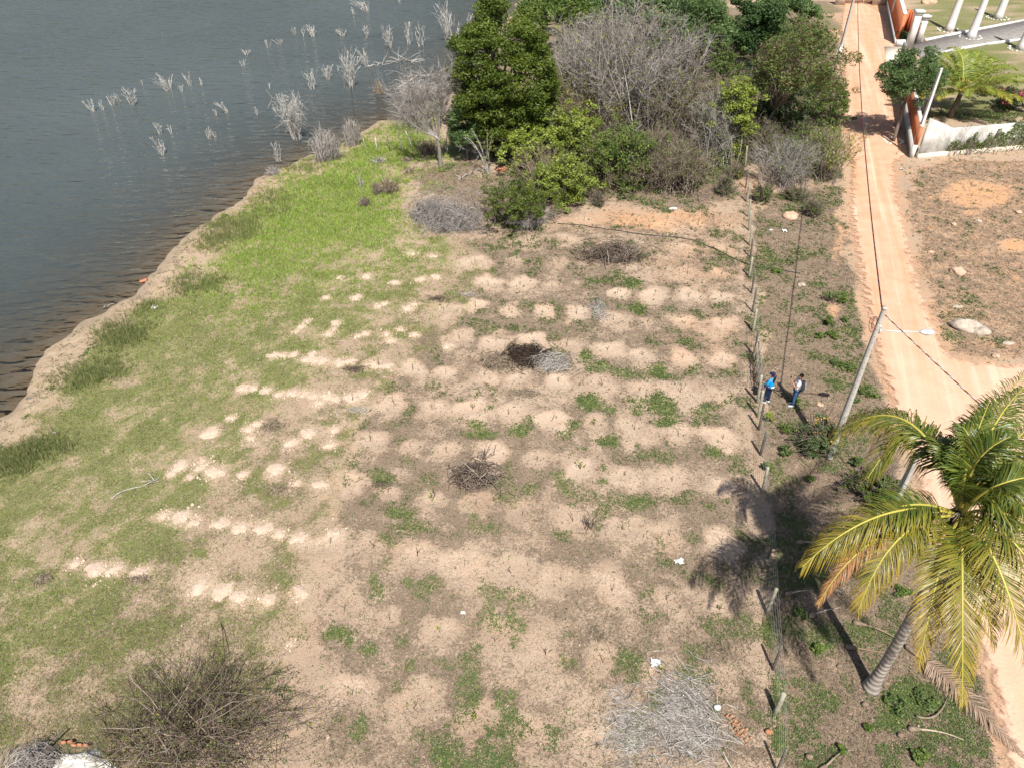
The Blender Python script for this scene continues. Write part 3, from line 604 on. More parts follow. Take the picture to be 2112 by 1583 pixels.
def tufts(sel, nbl, hlo, hhi, w, lean, agep, name, mat, label, spread=.05):
    B = U[sel]; s = scl[sel]
    B = np.repeat(B, nbl, 0); s = np.repeat(s, nbl); n = len(B)
    B = B + np.concatenate([RNG.normal(size=(n, 2)) * spread * s[:, None], np.full((n, 1), -.01)], 1)
    D = unit(np.stack([RNG.normal(size=n) * lean, RNG.normal(size=n) * lean, np.ones(n)], 1))
    mb = MB(); rr = np.clip(.5 * RNG.random(n) + .5 * fbm(B[:, 0], B[:, 1], .9, 3, 77) + RNG.normal(size=n) * .05, 0, 1)
    ag = (RNG.random(n) < np.repeat(agep[sel], nbl)) * RNG.uniform(.6, 1, n)
    mb.blades(B, D, RNG.uniform(hlo, hhi, n) * s, w * s, rnd=rr, age=ag)
    o = mb.build(name, mat); return tag(o, label, 'grass', kind='stuff')
r1 = RNG.random(NS); islush = RNG.random(NS) < lushm
sel = ok & islush & (r1 < sm['green'] * 1.2)
tufts(sel, 4, .06, .15, .013, .65, np.full(NS, .22), 'lush_grass', M['lush'], 'bright green lush grass near the shore')
sel = ok & ~islush & (lawnm > .2) & (r1 < np.maximum(sm['green'] * 1.4, .16 * lawnm))
tufts(sel, 3, .05, .12, .012, .75, .30 + .25 * (1 - lawnm) + 0 * r1, 'grass', M['grass'], 'short patchy grass over the left of the field')
# dry standing grass in lawn and verges
r2 = RNG.random(NS); sel = ok & (r2 < sm['dry'] * .7) & (uy < 62)
B = U[sel]; n = len(B); D = unit(np.stack([RNG.normal(size=n), RNG.normal(size=n), np.abs(RNG.normal(size=n)) * .35], 1)); s = scl[sel]
mb = MB(); S = unit(np.cross(D, rdir(n))); mb.leaves(B + np.array([0, 0, .02]), D, S, RNG.uniform(.04, .13, n) * s, RNG.uniform(.005, .012, n) * s)
tag(mb.build('plant_litter', M['litter']), 'dry straw and litter lying over the field', 'litter', kind='stuff')
# green ground cover in the field and verges: small broad leaves
r3 = RNG.random(NS); sel = ok & (lawnm < .3) & (r3 < np.where(sm['green'] > .25, sm['green'] * 1.25 - .12, 0.012)) & (uy < 62)
B = np.repeat(U[sel], 3, 0); n = len(B); s = np.repeat(scl[sel], 3); B = B + np.concatenate([RNG.normal(size=(n, 2)) * .045, RNG.uniform(.01, .06, (n, 1))], 1) * s[:, None]
D = unit(np.stack([RNG.normal(size=n), RNG.normal(size=n), RNG.normal(size=n) * .35 + .25], 1)); S = unit(np.cross(D, np.array([0, 0, 1.0]) + RNG.normal(size=(n, 3)) * .4))
mb = MB(); mb.leaves(B, D, S, RNG.uniform(.025, .06, n) * s, RNG.uniform(.014, .028, n) * s, rnd=np.clip(.55 * RNG.random(n) + .45 * fbm(B[:, 0], B[:, 1], .7, 3, 71), 0, 1), age=(RNG.random(n) < .06) * .8)
tag(mb.build('ground_cover', M['weed']), 'low dark green weeds creeping over bare soil', 'weeds', kind='stuff')
# pebbles and clods
r4 = RNG.random(NS); sel = np.where(ok & (r4 < .06))[0]; sel = sel[:22000]
mb = MB()
octv = np.array([(1, 0, 0), (0, 1, 0), (-1, 0, 0), (0, -1, 0), (0, 0, 1), (0, 0, -1)], float); octf = np.array([(0, 1, 4), (1, 2, 4), (2, 3, 4), (3, 0, 4), (1, 0, 5), (2, 1, 5), (3, 2, 5), (0, 3, 5)])
n = len(sel); rr = RNG.exponential(.009, n) + .008
V = U[sel][:, None] + octv[None] * rr[:, None, None] * RNG.uniform(.6, 1.3, (n, 6, 1))
mb.add(V.reshape(-1, 3), None, (np.arange(n)[:, None, None] * 6 + octf[None]).reshape(-1, 3), rnd=np.repeat(RNG.random(n), 6))
tag(mb.build('pebbles', M['pebble']), 'scattered pale pebbles and clods', 'pebbles', kind='stuff')
# tall reedy grass along the shore
REED = [(480, 470, 55, 30, 900), (560, 420, 45, 28, 500), (250, 690, 45, 22, 900), (420, 590, 70, 22, 500), (150, 780, 40, 24, 350), (215, 760, 40, 24, 350), (20, 950, 50, 22, 700), (95, 920, 45, 16, 400), (440, 500, 40, 16, 350), (620, 345, 40, 14, 250), (300, 640, 30, 14, 200), (890, 225, 20, 22, 500), (850, 265, 40, 14, 500)]
mb = MB()
for a, b, rxx, ryy, k in REED:
    t = RNG.uniform(0, 2 * math.pi, k); r = np.sqrt(RNG.random(k)); q = np.array([Gt(a + rxx * rr_ * math.cos(tt), b + ryy * rr_ * math.sin(tt)) for tt, rr_ in zip(t[:40], r[:40])])
    q = q[RNG.integers(0, 40, k)] + np.concatenate([RNG.normal(size=(k, 2)) * .4, np.zeros((k, 1))], 1); q[:, 2] = look(lm['z'], q[:, 0], q[:, 1])
    q = q[shore_d(q[:, 0], q[:, 1]) > -.1]; q = np.repeat(q, 4, 0); q[:, :2] += RNG.normal(size=(len(q), 2)) * .05
    n = len(q); mb.blades(q, unit(np.stack([RNG.normal(size=n) * .3, RNG.normal(size=n) * .3, np.ones(n)], 1)), RNG.uniform(.12, .42, n), .013)
tag(mb.build('reeds', M['reed']), 'tall reedy grass fringing the sandy shore', 'reeds', kind='stuff')

# ------------------------------------------------------------------ dug soil heaps, planted sticks
def heap_mesh(seed, n=26, m=9):
    mb = MB(); r = np.linspace(0, 1, m); a = np.arange(n) * 2 * math.pi / n
    V = [(0, 0, .30 + .04 * math.sin(seed))]
    for k in range(1, m):
        for q in a:
            x, y = math.cos(q), math.sin(q); f = fbm(np.array([x * 1.2 + seed * 5.3]), np.array([y * 1.2 - seed]), 1.2, 3, seed)[0]
            rr = r[k] * (.42 + 1.15 * f); g = fbm(np.array([x * rr * 3 + seed]), np.array([y * rr * 3]), 3.4, 3, seed + 5)[0]
            V.append((x * rr, y * rr, (.34 * (1 - r[k] ** 1.5) + (g - .5) * .5 * (1 - r[k] * .6)) - (.06 if k == m - 1 else 0)))
    Tt = [(0, 1 + i, 1 + (i + 1) % n) for i in range(n)]
    Q = [(1 + (k - 1) * n + i, 1 + k * n + i, 1 + k * n + (i + 1) % n, 1 + (k - 1) * n + (i + 1) % n) for k in range(1, m - 1) for i in range(n)]
    mb.add(V, Q, Tt, rnd=.5); return mb
protos = [heap_mesh(k + 1).build('soil_mound', M['mound'], smooth=False) for k in range(6)]
for p in protos: COL.objects.unlink(p)
NR = len(MOUNDS)
def rowname(i, w): return 'the front %s row' % w if i == 0 else '%s %s row from the front' % (ORD[i], w)
for ri, row in enumerate(MOUNDS):
    row = sorted(row)
    for ci, (a, b, r) in enumerate(row):
        p = on(a, b); o = protos[(ri * 5 + ci * 3) % 6].copy(); COL.objects.link(o); o.location = (p[0], p[1], p[2] - .015)
        s = r * mpp(p) * 1.15; s *= 1.12; o.scale = (s, s * RNG.uniform(.7, 1.2), max(.2, s * .62)); o.rotation_euler = (0, 0, RNG.uniform(0, 6.28))
        tag(o, ('lone pale soil heap nearest the camera on the left of the field' if len(row) == 1 else 'pale soil heap, %s from left in %s' % (ORD[ci], rowname(ri, 'heap'))), 'mound', 'pale soil heaps dug out in rows on the left')
mb = MB(); n = 90; k = len(MND_W); aa = RNG.uniform(0, 6.28, (k, n)); rr = np.abs(RNG.normal(size=(k, n))) * 1.0 + .5
qx = (MND_W[:, :1] + np.cos(aa) * rr * MND_W[:, 2:]).ravel(); qy = (MND_W[:, 1:2] + np.sin(aa) * rr * MND_W[:, 2:]).ravel(); q = np.stack([qx, qy, look(lm['z'], qx, qy)], 1); cr_ = RNG.exponential(.012, len(q)) + .012
V = q[:, None] + octv[None] * cr_[:, None, None] * RNG.uniform(.6, 1.3, (len(q), 6, 1)); mb.add(V.reshape(-1, 3), None, (np.arange(len(q))[:, None, None] * 6 + octf[None]).reshape(-1, 3))
tag(mb.build('soil_crumbs', M['mound']), 'loose pale crumbs of soil strewn round the dug heaps', 'soil crumbs', kind='stuff')
NB = len(BASINS)
def stick_mesh(seed):
    rs = np.random.default_rng(seed); mb = MB()
    h = rs.uniform(.28, .5); le = rs.normal(size=2) * .06
    mb.tube([(0, 0, -.06), (le[0] * .5, le[1] * .5, h * .5), (le[0], le[1], h)], [.016, .013, .009], 5)
    for k in range(rs.integers(1, 4)):
        t = rs.uniform(.4, .9); a = rs.uniform(0, 6.28); L = rs.uniform(.1, .24); p = np.array([le[0] * t, le[1] * t, h * t])
        mb.tube([p, p + np.array([math.cos(a) * L * .5, math.sin(a) * L * .5, L * .6]), p + np.array([math.cos(a) * L * .7, math.sin(a) * L * .7, L])], [.009, .007, .005], 4)
    return mb, (le[0], le[1], h)
sp = []
for k in range(7):
    mb, tip = stick_mesh(50 + k); o = mb.build('stem', M['darktwig']); COL.objects.unlink(o); sp.append((o, tip))
LEAFY = {(0, 2): 1, (0, 3): .6, (1, 6): .6, (4, 5): .6, (5, 3): .6, (5, 6): .8, (3, 2): .8, (2, 8): .5, (1, 2): .4, (6, 5): .3}
for ri, row in enumerate(BASINS):
    for ci, (a, b) in enumerate(row):
        p = on(a, b); k = (ri * 3 + ci * 5) % 7; lf = LEAFY.get((ri, ci), 0)
        nm = 'planted stick%s, %s from left in %s' % (' with green leaves' if lf else '', ORD[ci], rowname(ri, 'basin'))
        t = thing('seedling', p, nm, 'seedling', 'stick seedlings planted in rows of sandy basins', RNG.uniform(0, 6.28))
        s = RNG.uniform(.6, 1.0); t.scale = (s, s, s)
        o = sp[k][0].copy(); COL.objects.link(o); o.parent = t
        if lf:
            n = int(14 * lf) + 4; C0 = np.array([0, 0, .35]) + RNG.normal(size=(n, 3)) * np.array([.06, .06, .12]); D = unit(RNG.normal(size=(n, 3)) + np.array([0, 0, -.3])); mb = MB()
            mb.leaves(C0, D, unit(np.cross(D, rdir(n))), RNG.uniform(.05, .09, n), RNG.uniform(.022, .035, n)); mb.build('leaves', M['leaf_vine'], t)

# ------------------------------------------------------------------ trees, shrubs, dead wood
def at(px, py, Yb): return VY(px, py, Yb)
def bez(p0, p1, p2, n): t = np.linspace(0, 1, n)[:, None]; return (1 - t) ** 2 * np.asarray(p0) + 2 * t * (1 - t) * np.asarray(p1) + t * t * np.asarray(p2)
def leaf_clumps(mb, cen, rad, nl, L, W, upb=.5, m=0, flat=.7, age=0, shell=.55, droop=0.0):
    k = len(cen); idx = RNG.integers(0, k, nl); d = rdir(nl); rr = shell + (1 - shell) * RNG.random(nl) ** .7
    rad = np.broadcast_to(rad, (k,))
    P = cen[idx] + d * (rad[idx] * rr)[:, None] * np.array([1, 1, flat])
    D = unit(RNG.normal(size=(nl, 3)) * np.array([1, 1, .5]) + np.array([0, 0, -droop])); nrm = unit(d * .8 + np.array([0, 0, upb]) + RNG.normal(size=(nl, 3)) * .45); S = unit(np.cross(D, nrm))
    cr = RNG.random(k)
    mb.leaves(P, D, S, RNG.uniform(.6, 1.25, nl) * L, RNG.uniform(.6, 1.2, nl) * W, rnd=np.clip(.45 * cr[idx] + .55 * RNG.random(nl), 0, 1), age=age, m=m)
def ellip_pts(n, cen, R, lo=.5, hi=1.0, zmin=-.6):
    d = rdir(n * 4); d = d[d[:, 2] > zmin][:n]; r = lo + (hi - lo) * RNG.random(len(d)) ** .6
    sd_ = RNG.uniform(0, 50); r = r * (.72 + .56 * fbm(d[:, 0] * 1.5 + sd_ + d[:, 2], d[:, 1] * 1.5 - sd_ + d[:, 2] * .6, 1.4, 2, 17))
    return np.asarray(cen) + d * r[:, None] * np.asarray(R) * 1.05
def frame(base, cen_px, r_px):
    """crown centre and radii in metres for a plant rooted at pixel `base` seen at cen_px with half sizes r_px"""
    b = Gt(*base); c = at(cen_px[0], cen_px[1], b[1]); k = mpp(c)
    el = math.atan2(CAM_H - c[2], c[1])
    rx = r_px[0] * k; rz = max(.35, min((r_px[1] * k - .35 * rx * math.sin(el)) / math.cos(el), 3 * rx))
    return b, c, np.array([rx, min(rx, 4.5), rz])
def woody(mb, base, tips, r0, k=6, m=0, fork=.35, jit=.12):
    base = np.asarray(base, float)
    for t in tips:
        L = np.linalg.norm(t - base); mid = base + (t - base) * np.array([fork, fork, .6]) + RNG.normal(size=3) * L * jit
        mb.tube(bez(base, mid, t, 7), np.linspace(r0, r0 * .18, 7), k, cap=False, m=m)
def bare_twigs(mb, base, cen, R, ns, sub, r0, m=0, spread=.35, sub2=0, zlo=-.3, blen=.3):
    tips = ellip_pts(ns, cen, R, .75, 1.05, zlo); base = np.asarray(base)
    b = base + np.concatenate([RNG.normal(size=(len(tips), 2)) * spread, np.zeros((len(tips), 1))], 1)
    mid = b + (tips - b) * np.array([.35, .35, .6]) + RNG.normal(size=tips.shape) * .12 * np.linalg.norm(R)
    t = np.linspace(0, 1, 6)[None, :, None]
    PL = (1 - t) ** 2 * b[:, None] + 2 * t * (1 - t) * mid[:, None] + t * t * tips[:, None]
    mb.twigs(PL, np.linspace(r0, r0 * .25, 6)[None], 4, m=m)
    def kids(PL, n, ln, rr, dev):
        i = RNG.integers(0, len(PL), n); tt = RNG.uniform(.35, 1, n) * (PL.shape[1] - 1.001); k = tt.astype(int); f = (tt - k)[:, None]
        p = PL[i, k] * (1 - f) + PL[i, k + 1] * f; d = unit(PL[i, k + 1] - PL[i, k]); d = unit(d + RNG.normal(size=d.shape) * dev + np.array([0, 0, .15]))
        L = (RNG.uniform(.4, 1.2, n) * ln)[:, None]; q = p + d * L * .5 + RNG.normal(size=d.shape) * L * .08; e = p + d * L + RNG.normal(size=d.shape) * L * .15
        P2 = np.stack([p, q, e], 1); mb.twigs(P2, np.array([rr, rr * .7, rr * .35])[None], 3, m=m); return P2
    ln = blen * np.mean(R)
    P2 = kids(PL, ns * sub, ln, r0 * .42, .75)
    if sub2: kids(P2, ns * sub * sub2, ln * .55, r0 * .25, .8)
    return PL, P2

def leafy(name, base, cpx, rpx, label, cat, leafm, nl, L, W, ncl=40, clr=.32, trunk=.14, group=None, barkm='bark', extra=None, lo=.45, zmin=-.55, flat=.7, limbs=10, droop=0, stems=1, upb=.5):
    if cat in ('shrub', 'vine'): rpx = (rpx[0] * 1.22, rpx[1] * 1.12); nl = int(nl * 1.2)
    b, c, R = frame(base, cpx, rpx); t = thing(name, b, label, cat, group)
    cl = ellip_pts(ncl, c, R, lo, .86, zmin)
    if cat in ('shrub', 'vine', 'bush'):
        kx = int(ncl * .7); sk = ellip_pts(kx, c, R * np.array([.95, .95, 1]), lo, .86, -.5); fz = RNG.random(len(sk)); sk[:, 2] = b[2] + .15 + fz * np.maximum(sk[:, 2] - b[2] - .15, .05); sk[:, :2] = b[:2] + (sk[:, :2] - b[:2]) * (.75 + .25 * fz[:, None]); cl = np.concatenate([cl, sk]); nl = int(nl * 1.5)
        cl = np.concatenate([cl, cl + RNG.normal(size=cl.shape) * .28 * R]); clr = clr * .62; limbs = max(limbs, 34) if cat != 'vine' else limbs
    cr = RNG.uniform(.7, 1.25, len(cl)) * clr * np.mean(R[[0, 2]])
    mb = MB(); leaf_clumps(mb, cl, cr, nl, L, W, upb=upb, flat=flat, droop=droop)
    mb.build('crown', M[leafm], t, origin=None).location = -Vector(b)
    if extra:
        mb = MB(); leaf_clumps(mb, cl, cr * 1.05, extra[1], extra[2], extra[3], upb=.2, droop=.6); mb.build(extra[4] if len(extra) > 4 else 'leaves', M[extra[0]], t).location = -Vector(b)
    mb = MB(); tk = b + (c - b) * np.array([.45, .45, .0]); tk[2] = max(b[2] + .3, b[2] + (c[2] - R[2] * .55 - b[2]) * .8)
    for s_ in range(stems):
        if s_: mb.build('trunk', M[barkm], t, smooth=True).location = -Vector(b); mb = MB()
        o_ = RNG.normal(size=3) * .25 * (stems > 1); o_[2] = 0
        mb.tube(bez(b - np.array([0, 0, .15]) + o_, b + (tk - b) * np.array([.2, .2, .5]) + o_, tk + o_ * 2, 6), np.linspace(trunk, trunk * .75, 6), 8, cap=False)
    mb.build('trunk', M[barkm], t, smooth=True).location = -Vector(b); mb = MB()
    sel = cl[RNG.choice(len(cl), min(limbs, len(cl)), False)]; woody(mb, tk, sel, trunk * .55 if cat == 'tree' else .022)
    if cat in ('shrub', 'bush', 'vine'): e_ = cl[RNG.integers(0, len(cl), 260)]; d_ = unit(e_ - b) + RNG.normal(size=e_.shape) * .5; mb.twigs(np.stack([e_ - d_ * .35, e_ + RNG.normal(size=e_.shape) * .05, e_ + d_ * RNG.uniform(.2, .7, (260, 1))], 1), np.array([.014, .011, .005])[None])
    mb.build('limbs', M[barkm], t, smooth=True).location = -Vector(b)
    return t
def bare(name, base, cpx, rpx, label, cat, mat, ns, sub, r0=.03, leafm=None, nl=0, L=.1, W=.05, sub2=0, group=None, spread=.4, zlo=-.3, blen=.3, leafpart='leaves'):
    rpx = (rpx[0] * 1.12, rpx[1] * 1.06)
    b, c, R = frame(base, cpx, rpx); t = thing(name, b, label, cat, group); mb = MB()
    PL, P2 = bare_twigs(mb, b, c, R, ns, sub, r0, spread=spread, sub2=sub2, zlo=zlo, blen=blen)
    mb.build('branches', M[mat], t).location = -Vector(b)
    if leafm:
        mb = MB(); i = RNG.integers(0, len(P2), nl); C0 = P2[i, 2] * RNG.uniform(.3, 1, (nl, 1)) + P2[i, 0] * 0; f = RNG.random((nl, 1)); C0 = P2[i, 0] * (1 - f) + P2[i, 2] * f + RNG.normal(size=(nl, 3)) * .06
        D = rdir(nl); mb.leaves(C0, D, unit(np.cross(D, np.array([0, 0, 1.]) + RNG.normal(size=(nl, 3)) * .5)), RNG.uniform(.6, 1.3, nl) * L, RNG.uniform(.6, 1.2, nl) * W)
        mb.build(leafpart, M[leafm], t).location = -Vector(b)
    return t
# tangled low undergrowth filling the thicket: one mass
UP = np.array([Gt(*p)[:2] for p in [(1035, 322), (1130, 385), (1200, 412), (1330, 388), (1480, 383), (1538, 338), (1600, 352), (1735, 362), (1738, 240), (1705, 130), (1660, 60), (1400, 40), (1150, 90), (1085, 240)]])
lo_, hi_ = UP.min(0), UP.max(0); q = RNG.uniform(lo_, hi_, (90000, 2)); q = q[sd_poly(q[:, 0], q[:, 1], UP) > .2]; hh_ = .25 + 2.6 * fbm(q[:, 0], q[:, 1], .28, 3, 111) ** 1.6; n = len(q)
zq = hbase(q[:, 0], q[:, 1]) + hh_ * RNG.random(n) ** .6; P_ = np.stack([q[:, 0], q[:, 1], zq], 1); kind_ = fbm(q[:, 0], q[:, 1], .35, 3, 131) + RNG.normal(size=n) * .07
for nm_, sel, mt_ in (('undergrowth', kind_ < .46, 'leaf_mid'), ('dark_undergrowth', (kind_ >= .46) & (kind_ < .52), 'leaf_dark'), ('lime_undergrowth', (kind_ >= .52) & (kind_ < .57), 'leaf_vine')):
    Ps = P_[sel]; k = len(Ps); D = rdir(k); mb = MB(); mb.leaves(Ps, D, unit(np.cross(D, np.array([0, 0, 1.]) + RNG.normal(size=(k, 3)) * .6)), RNG.uniform(.05, .11, k), RNG.uniform(.025, .05, k)); tag(mb.build(nm_, M[mt_]), 'tangled low undergrowth filling the thicket', 'undergrowth', kind='stuff')
Ps = P_[(kind_ >= .55)][:14000]; k = len(Ps); D = unit(RNG.normal(size=(k, 3)) * np.array([1, 1, .6]) + np.array([0, 0, .6])); L_ = RNG.uniform(.3, 1.0, (k, 1)); mb = MB(); mb.twigs(np.stack([Ps - D * L_ * .5, Ps + RNG.normal(size=(k, 3)) * .05, Ps + D * L_ * .5], 1), np.array([.016, .012, .006])[None]); tag(mb.build('dry_undergrowth', M['browntwig']), 'dry brown twigs tangled through the undergrowth', 'undergrowth', kind='stuff')
GT = 'trees of the lakeside thicket'; GSH = 'shrubs of the lakeside thicket'
# back row first
leafy('feathery_tree', (1330, 115), (1320, 12), (95, 45), 'feathery green tree at the top edge behind the bare grey thicket', 'tree', 'leaf_feather', 12000, .17, .06, 60, .25, .2, GT)
leafy('feathery_tree', (1450, 170), (1440, 50), (72, 72), 'bright feathery green tree right of the grey twig dome', 'tree', 'leaf_feather', 16000, .15, .05, 70, .26, .2, GT)
leafy('yellow_green_tree', (1195, 110), (1185, 22), (75, 38), 'yellow green tree peeking over the big dark green tree', 'tree', 'leaf_mid', 8000, .17, .08, 45, .28, .2, GT)
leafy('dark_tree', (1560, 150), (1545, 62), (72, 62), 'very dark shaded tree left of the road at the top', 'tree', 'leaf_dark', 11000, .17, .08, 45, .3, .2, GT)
leafy('leafy_tree', (1640, 85), (1630, 18), (75, 34), 'bright green tree at the top edge beside the road', 'tree', 'leaf_feather', 8000, .17, .08, 45, .28, .18, GT)
leafy('leafy_tree', (1250, 60), (1260, -12), (100, 30), 'green tree cut by the top edge above the lake', 'tree', 'leaf_feather', 6000, .2, .08, 45, .28, .18, GT)
leafy('yellow_green_tree', (1118, 75), (1115, 18), (58, 42), 'yellow green tree at the top edge above the large tree', 'tree', 'leaf_mid', 8000, .14, .07, 60, .25, .2, GT, zmin=-.9)
bare('bare_thicket', (1300, 285), (1300, 135), (150, 112), 'big dome of bare grey twigs behind the vine mound', 'shrub', 'greytwig', 170, 22, .045, 'leaf_yellow', 2600, .09, .045, 1, GSH, 1.6, -.1, .26)
bare('bare_thicket', (1400, 300), (1405, 215), (85, 75), 'tangled brown bare thicket right of the grey twig dome', 'shrub', 'browntwig', 110, 18, .035, 'leaf_mid', 2200, .09, .045, 1, GSH, 1.0, -.1, .3)
bare('bare_thicket', (1225, 290), (1215, 215), (85, 60), 'brownish bare thicket with yellow leaves right of the big dark tree', 'shrub', 'browntwig', 90, 16, .035, 'leaf_yellow', 2600, .09, .05, 1, GSH, 1.0, -.1, .3)
leafy('large_tree', (1015, 318), (1042, 158), (120, 168), 'large broad dark olive green tree standing at the water edge', 'tree', 'leaf_big', 75000, .10, .05, 330, .14, .24, GT, lo=.55, limbs=40, flat=.6, zmin=-.97)
leafy('feathery_tree', (965, 330), (960, 262), (42, 62), 'feathery dark green tree below the left of the large tree', 'tree', 'leaf_feather', 9000, .12, .035, 60, .24, .1, GT, droop=.5)
leafy('feathery_tree', (1090, 310), (1095, 245), (62, 48), 'feathery green tree in shade below the large tree', 'tree', 'leaf_feather', 8000, .12, .04, 50, .26, .1, GT, droop=.4)
leafy('pod_tree', (1556, 312), (1645, 145), (108, 115), 'leaning tree with brown pods and sparse green leaves', 'tree', 'leaf_mid', 9500, .11, .045, 110, .2, .12, GT, extra=('leaf_pod', 5200, .11, .035, 'pods'), lo=.3, limbs=30)
leafy('yellow_green_shrub', (1520, 330), (1515, 215), (38, 62), 'bright yellow green shrub left of the leaning pod tree', 'shrub', 'leaf_vine', 5000, .09, .06, 50, .24, .06, GSH, lo=.3)
leafy('yellow_green_shrub', (1490, 215), (1492, 130), (36, 40), 'pale yellowish shrub behind, between twig dome and pod tree', 'shrub', 'leaf_mid', 2400, .1, .05, 30, .28, .06, GSH)
bare('twiggy_shrub', (1475, 335), (1465, 255), (55, 62), 'grey twiggy shrub between brown thicket and yellow green shrub', 'shrub', 'greytwig', 80, 14, .03, 'leaf_mid', 900, .08, .04, 1, GSH, .7, -.1)
leafy('green_shrub', (1372, 290), (1365, 215), (40, 38), 'round green shrub inside the brown thicket', 'shrub', 'leaf_mid', 3200, .10, .05, 34, .3, .06, GSH)
leafy('green_shrub', (1285, 385), (1285, 310), (58, 52), 'olive green leafy shrub at the front of the thicket', 'shrub', 'leaf_mid', 5200, .08, .045, 55, .26, .06, GSH, extra=('leaf_vine', 700, .08, .045), lo=.3)
bare('twiggy_shrub', (1385, 388), (1390, 325), (78, 55), 'brown twiggy shrub at the front right of the thicket', 'shrub', 'browntwig', 100, 16, .028, 'leaf_mid', 1700, .07, .035, 1, GSH, .8, -.2)
leafy('yellow_green_shrub', (1430, 378), (1425, 345), (34, 28), 'small yellow leaved shrub at the front edge of thicket', 'shrub', 'leaf_yellow', 700, .07, .04, 26, .28, .04, GSH)
leafy('green_shrub', (1160, 250), (1160, 190), (40, 55), 'dark leafy shrub just right of the large tree crown', 'shrub', 'leaf_mid', 3600, .10, .05, 50, .25, .06, GSH)
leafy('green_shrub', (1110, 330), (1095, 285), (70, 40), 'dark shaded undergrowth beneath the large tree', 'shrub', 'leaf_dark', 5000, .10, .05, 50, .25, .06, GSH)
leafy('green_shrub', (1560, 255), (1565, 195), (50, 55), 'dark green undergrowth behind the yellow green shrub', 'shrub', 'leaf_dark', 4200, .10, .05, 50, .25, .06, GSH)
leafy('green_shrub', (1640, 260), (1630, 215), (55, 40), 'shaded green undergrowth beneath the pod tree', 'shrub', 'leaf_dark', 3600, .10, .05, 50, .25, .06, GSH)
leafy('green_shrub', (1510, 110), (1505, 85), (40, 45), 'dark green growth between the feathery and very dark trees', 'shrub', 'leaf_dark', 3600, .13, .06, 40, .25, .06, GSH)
leafy('green_shrub', (1660, 120), (1650, 85), (52, 40), 'olive green growth above the pod tree by the road', 'shrub', 'leaf_mid', 3600, .12, .06, 40, .25, .06, GSH)
leafy('green_shrub', (1390, 130), (1385, 85), (52, 40), 'green growth behind the top of the twig dome', 'shrub', 'leaf_feather', 3600, .13, .06, 40, .25, .06, GSH)
leafy('green_shrub', (1240, 375), (1240, 340), (40, 40), 'pale green shrub between vine bush and olive shrub', 'shrub', 'leaf_vine', 2600, .075, .04, 50, .25, .05, GSH, extra=('leaf_mid', 1500, .07, .035))
leafy('green_shrub', (1345, 365), (1335, 320), (45, 42), 'mid green shrub between olive shrub and brown twiggy shrub', 'shrub', 'leaf_mid', 3200, .075, .04, 50, .25, .05, GSH)
bare('twiggy_shrub', (1310, 370), (1300, 320), (95, 52), 'wide brown twig tangle woven through the front shrubs', 'shrub', 'browntwig', 110, 14, .024, 'leaf_vine', 900, .07, .035, 1, GSH, 1.3, -.2)
bare('twiggy_shrub', (1570, 330), (1560, 280), (40, 42), 'brown twig tangle at the foot of the leaning tree', 'shrub', 'browntwig', 70, 12, .024, 'leaf_mid', 900, .07, .035, 1, GSH, .6, -.2)
bare('twiggy_shrub', (1680, 330), (1668, 300), (52, 36), 'brown twiggy growth along the road under the pod tree', 'shrub', 'browntwig', 70, 12, .022, 'leaf_mid', 1400, .07, .035, 1, GSH, .9, -.2)
bare('bare_thicket', (1190, 180), (1195, 110), (60, 75), 'pale twiggy thicket squeezed behind the large tree', 'shrub', 'greytwig', 90, 14, .04, 'leaf_yellow', 1500, .09, .045, 1, GSH, 1.0, -.1)
# vine covered mound
leafy('vine_mound', (1110, 345), (1105, 288), (66, 30), 'flat topped mound of pale yellow green vines', 'vine', 'leaf_vine', 9000, .085, .06, 70, .3, .06, GSH, lo=.3, zmin=-.2, flat=.8, stems=3)
leafy('vine_mound', (1190, 350), (1185, 265), (46, 45), 'vine draped hump right of the flat topped vine mound', 'vine', 'leaf_vine', 5500, .085, .06, 60, .28, .06, GSH, lo=.3)
leafy('vine_mound', (1160, 415), (1160, 365), (58, 48), 'tumbling vine covered bush in front of the vine mound', 'vine', 'leaf_vine', 5200, .075, .05, 60, .28, .05, GSH, lo=.3, extra=('leaf_mid', 2500, .07, .04))
bare('twiggy_shrub', (1120, 385), (1115, 340), (55, 40), 'straw coloured dry tangle beneath the vine mound', 'shrub', 'straw', 90, 12, .02, None, 0, sub2=0, group=GSH, spread=.9)
bare('bare_sapling', (1000, 330), (985, 290), (48, 40), 'grey bare sapling tangle in the shade under the large tree', 'shrub', 'greytwig', 26, 9, .025, None, 0, sub2=1, spread=.3, group=GSH)
bare('bare_sapling', (1008, 362), (985, 300), (30, 45), 'leaning pale bare sapling at the edge of the tree shade', 'shrub', 'greystraw', 7, 6, .035, 'leaf_vine', 120, .08, .05, 0, GSH, .05, .1)
# bush in the field
leafy('round_bush', (1085, 462), (1065, 412), (66, 42), 'round dark green bush with grey twiggy base at field edge', 'bush', 'leaf_big', 7500, .06, .035, 75, .26, .05, None, lo=.35, extra=('leaf_mid', 2200, .06, .03))
bare('twiggy_shrub', (1090, 465), (1095, 440), (52, 24), 'low grey twigs spreading beneath the round dark green bush', 'shrub', 'greytwig', 80, 10, .018, None, 0, sub2=1, spread=.5, group=GSH)
